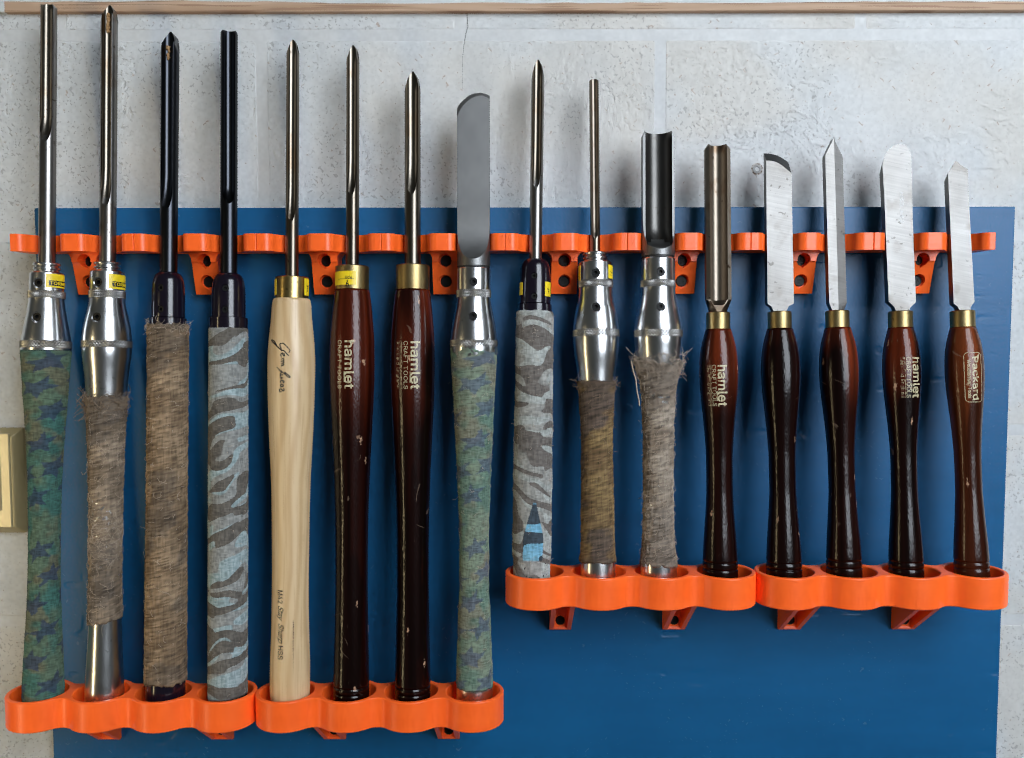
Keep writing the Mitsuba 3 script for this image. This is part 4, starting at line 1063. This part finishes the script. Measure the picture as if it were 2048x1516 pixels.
# ------------------------------------------------------------------ cup holders
RC, RH = 0.0298, 0.0254
def cup_holder(x_left, rows_front, screw_x, label):
    """Row of four cups on two gusset brackets."""
    zt = at(1024, rows_front[0], -(QC + RC))[2]; zb_ = at(1024, rows_front[1], -(QC + RC))[2]
    cx = [x_left + RC + 2 * RC * i for i in range(4)]
    sh = shapely.unary_union([sg.Point(x, -QC).buffer(RC, 64) for x in cx])
    sh = sh.buffer(0.013, 32).buffer(-0.013, 32)
    gap = sg.box(x_left + 0.00015, -1, x_left + 8 * RC - 0.00015, 1)
    sh = sh.intersection(gap)
    kk = thing('cup_holder', label, 'tool holder', 'orange cup holders under the tools')
    e = 0.0011
    def layer(s, z0, z1): 
        m = m3.Manifold.extrude(m3.CrossSection([np.array(sg.polygon.orient(s, 1).exterior.coords)[:-1].tolist()]), z1 - z0)
        return m.translate([0, 0, z0])
    ins = sh.buffer(-e)
    def tri_layers(): # rounded top and bottom edges
        out, last = [], None
        prof = [(zb_, e), (zb_ + 0.3 * e, 0.45 * e), (zb_ + e, 0), (zt - e, 0), (zt - 0.3 * e, 0.45 * e), (zt, e)]
        ring = np.array(sg.polygon.orient(sh, 1).exterior.simplify(0.00004).coords)[:-1]
        d = np.roll(ring, -1, 0) - np.roll(ring, 1, 0); nrm = np.stack([-d[:, 1], d[:, 0]], 1); nrm /= np.linalg.norm(nrm, axis=1, keepdims=True)
        n = len(ring)
        V = np.concatenate([np.column_stack([ring + nrm * o, np.full(n, z)]) for z, o in prof])
        F = []
        i = np.arange(n); j = (i + 1) % n
        for q in range(len(prof) - 1):
            A, B, C, D = q * n + i, q * n + j, (q + 1) * n + j, (q + 1) * n + i
            F += [np.stack([A, B, C], 1), np.stack([A, C, D], 1)]
        top = V[-n:, :2]; bot = V[:n, :2]
        tv = m3.triangulate([top.tolist()]) if hasattr(m3, 'triangulate') else None
        tv = np.array(tv)
        F += [tv + (len(prof) - 1) * n, tv[:, ::-1]]
        return to_man(trimesh.Trimesh(V, np.concatenate(F), process=False))
    body = tri_layers()
    for x in cx:
        body = body - m3.Manifold.cylinder(zt - zb_, RH, RH, 96).translate([x, -QC, zb_ + 0.005])
        body = body - m3.Manifold.cylinder(0.0012, RH, RH + 0.0010, 96).translate([x, -QC, zt - 0.0010])
    obj('cups', to_tri(body), 'm_orange', kk, smooth=32)
    for bx in screw_x:
        W, wl = 0.0112, 0.0045
        zlow = zt - 0.0
        zl = ZB[rows_front]
        side = [(0, zl), (0, zb_ + 0.004), (-QC - 0.004, zb_ + 0.004), (-QC - 0.004, zb_ - 0.001), (-0.004, zl)]
        P = [(x, y, z) for x in (bx - W, bx + W) for y, z in side]
        g = hull_pts(P)
        inner = [(-0.0055, zl + 0.004), (-0.0055, zb_ - 0.0005), (-QC - 0.02, zb_ - 0.0005), (-QC - 0.02, zl - 0.01), (-0.0055 - 0.004, zl - 0.004)]
        g = g - hull_pts([(x, y, z) for x in (bx - W + wl, bx + W - wl) for y, z in inner])
        zs = zl + 0.0105
        g = g - cyl_y(bx, zs, -0.02, 0.001, 0.0022)
        br_ = obj('bracket', to_tri(g), 'm_orange', kk, smooth=25)
        obj('screw', to_tri(screw_head(bx, zs, -0.0054, 0.0048)), 'm_screw', br_, smooth=30)
    return zt, zb_, cx

def screw_head(x, z, y, r):
    h = m3.Manifold.batch_hull([cyl_y(0, 0, -0.0006, 0.0, r * 0.985), cyl_y(0, 0, -0.0014, -0.0009, r * 0.86)])
    h = h - (cyl_y(0, 0, -0.01, -0.0012, r * 0.72) - cyl_y(0, 0, -0.02, 0.01, r * 0.60))
    h = h - box(-r * 0.42, r * 0.42, -0.01, -0.0006, -r * 0.11, r * 0.11) - box(-r * 0.11, r * 0.11, -0.01, -0.0006, -r * 0.42, r * 0.42)
    return h.rotate([0, 25, 0]).translate([x, y, z])

RL, RR = (1406, 1467), (1159, 1223)
ZB = {RL: at(1024, 1477, -0.003)[2], RR: at(1024, 1259, -0.003)[2]}
XA = at(514, 1440, -QC)[0]; XB = at(1509, 1190, -QC)[0]
bx = lambda px, row: at(px, row, -0.003)[0]
cup_holder(XA - 8 * RC, RL, (bx(219, 1476), bx(445, 1476)), 'lower orange cup holder at the far left holding four wrapped gouges')
cup_holder(XA, RL, (bx(670, 1476), bx(898, 1476)), 'lower orange cup holder with the pale ash handle in its first cup')
cup_holder(XB - 8 * RC, RR, (bx(1120, 1259), bx(1347, 1259)), 'upper orange cup holder holding the two aluminium handles above the bare board')
cup_holder(XB, RR, (bx(1578, 1259), bx(1806, 1259)), 'upper orange cup holder at the far right holding four short red handles')

# ------------------------------------------------------------------ rests: eight orange brackets with two notches each
TX = [94, 215.5, 337.5, 457.5, 584, 704.8, 825.2, 947.3, 1071.5, 1190.5, 1316, 1435.2, 1556.5, 1670.5, 1797.5, 1919.5]
JX = [19, 267, 512, 762, 1010, 1255, 1502, 1748, 1992]
FR = 0.049
zA, zB_ = at(1024, 466, -FR)[2], at(1024, 500.5, -FR)[2]
WHO = ['at the far left behind the two tallest gouges', 'behind the two black gouges', 'behind the pale ash handled gouge and its neighbour', 'behind the broad flat grey scraper', 'behind the slimmest gouge', 'behind the wide roughing gouge', 'behind the curved scraper and the spear pointed tool', 'at the far right behind the round nosed scraper']
zlow = at(1024, 588, -0.012)[2]
for i in range(8):
    kk = thing('tool_rest', 'orange notched tool rest ' + WHO[i], 'tool rest', 'orange tool rests across the board')
    xa, xb_ = at(JX[i], 485, -FR)[0] + 0.00015, at(JX[i + 1], 485, -FR)[0] - 0.00015
    nx = [at(TX[2 * i + q], 485, -0.036)[0] for q in (0, 1)]
    sh = sg.box(xa - 0.03, -FR, xb_ + 0.03, -0.008)
    for x in nx:
        u = sg.Point(x, -(FLOOR + 0.0165 - 0.0)).buffer(0.0165, 48)
        u = u.union(sg.box(x - 0.0165, -0.09, x + 0.0165, -(FLOOR + 0.0165)))
        sh = sh.difference(u)
    sh = sh.buffer(-0.0082, 24).buffer(0.0082, 24).intersection(sg.box(xa, -1, xb_, 1))
    sh = sh.buffer(-0.0008, 16).buffer(0.0008, 16)
    ring = np.array(sg.polygon.orient(sh, 1).exterior.coords)[:-1]
    bar = m3.Manifold.extrude(m3.CrossSection([ring.tolist()]), zA - zB_).translate([0, 0, zB_])
    mid = (xa + xb_) / 2
    mid = {0: mid}.get(0)
    # stem: sloping face, flared under the bar
    W = 0.0120
    st = hull_pts([(mid + s * (W + 0.0008), y, z) for s in (-1, 1) for y, z in ((0, zlow), (-0.012, zlow), (0, zB_ + 0.002), (-0.026, zB_ + 0.002))])
    fl = []
    for q in range(7):
        a0, a1 = q / 7, (q + 1) / 7
        f = lambda a: 0.0095 * (1 - math.sqrt(max(0, 1 - (1 - a) ** 2)))
        z0, z1 = zB_ + 0.0015 - a0 * 0.0105, zB_ + 0.0015 - a1 * 0.0105
        fl.append(hull_pts([(mid + s * (W + f(a)), y, z) for s in (-1, 1) for a, z in ((a0, z0), (a1, z1)) for y in (0, -0.0255)]))
    st = m3.Manifold.batch_boolean([st] + fl, m3.OpType.Add)
    zs = [at(1024, 522, -0.009)[2], at(1024, 563, -0.009)[2]]
    body = bar + st
    for z in zs:
        body = body - cyl_y(mid, z, -0.010, -0.06, 0.0064, 0.0066) - hull_pts([(mid - 0.0062, y, z) for y in (-0.010, -0.06)] + [(mid + 0.0062, y, z) for y in (-0.010, -0.06)] + [(mid, y, z - 0.0085) for y in (-0.010, -0.06)])
    rest = obj('rest', to_tri(body), 'm_orange', kk, smooth=32)
    for z in zs:
        obj('screw', to_tri(screw_head(mid, z, -0.0101, 0.0056)), 'm_screw', kk, smooth=30)
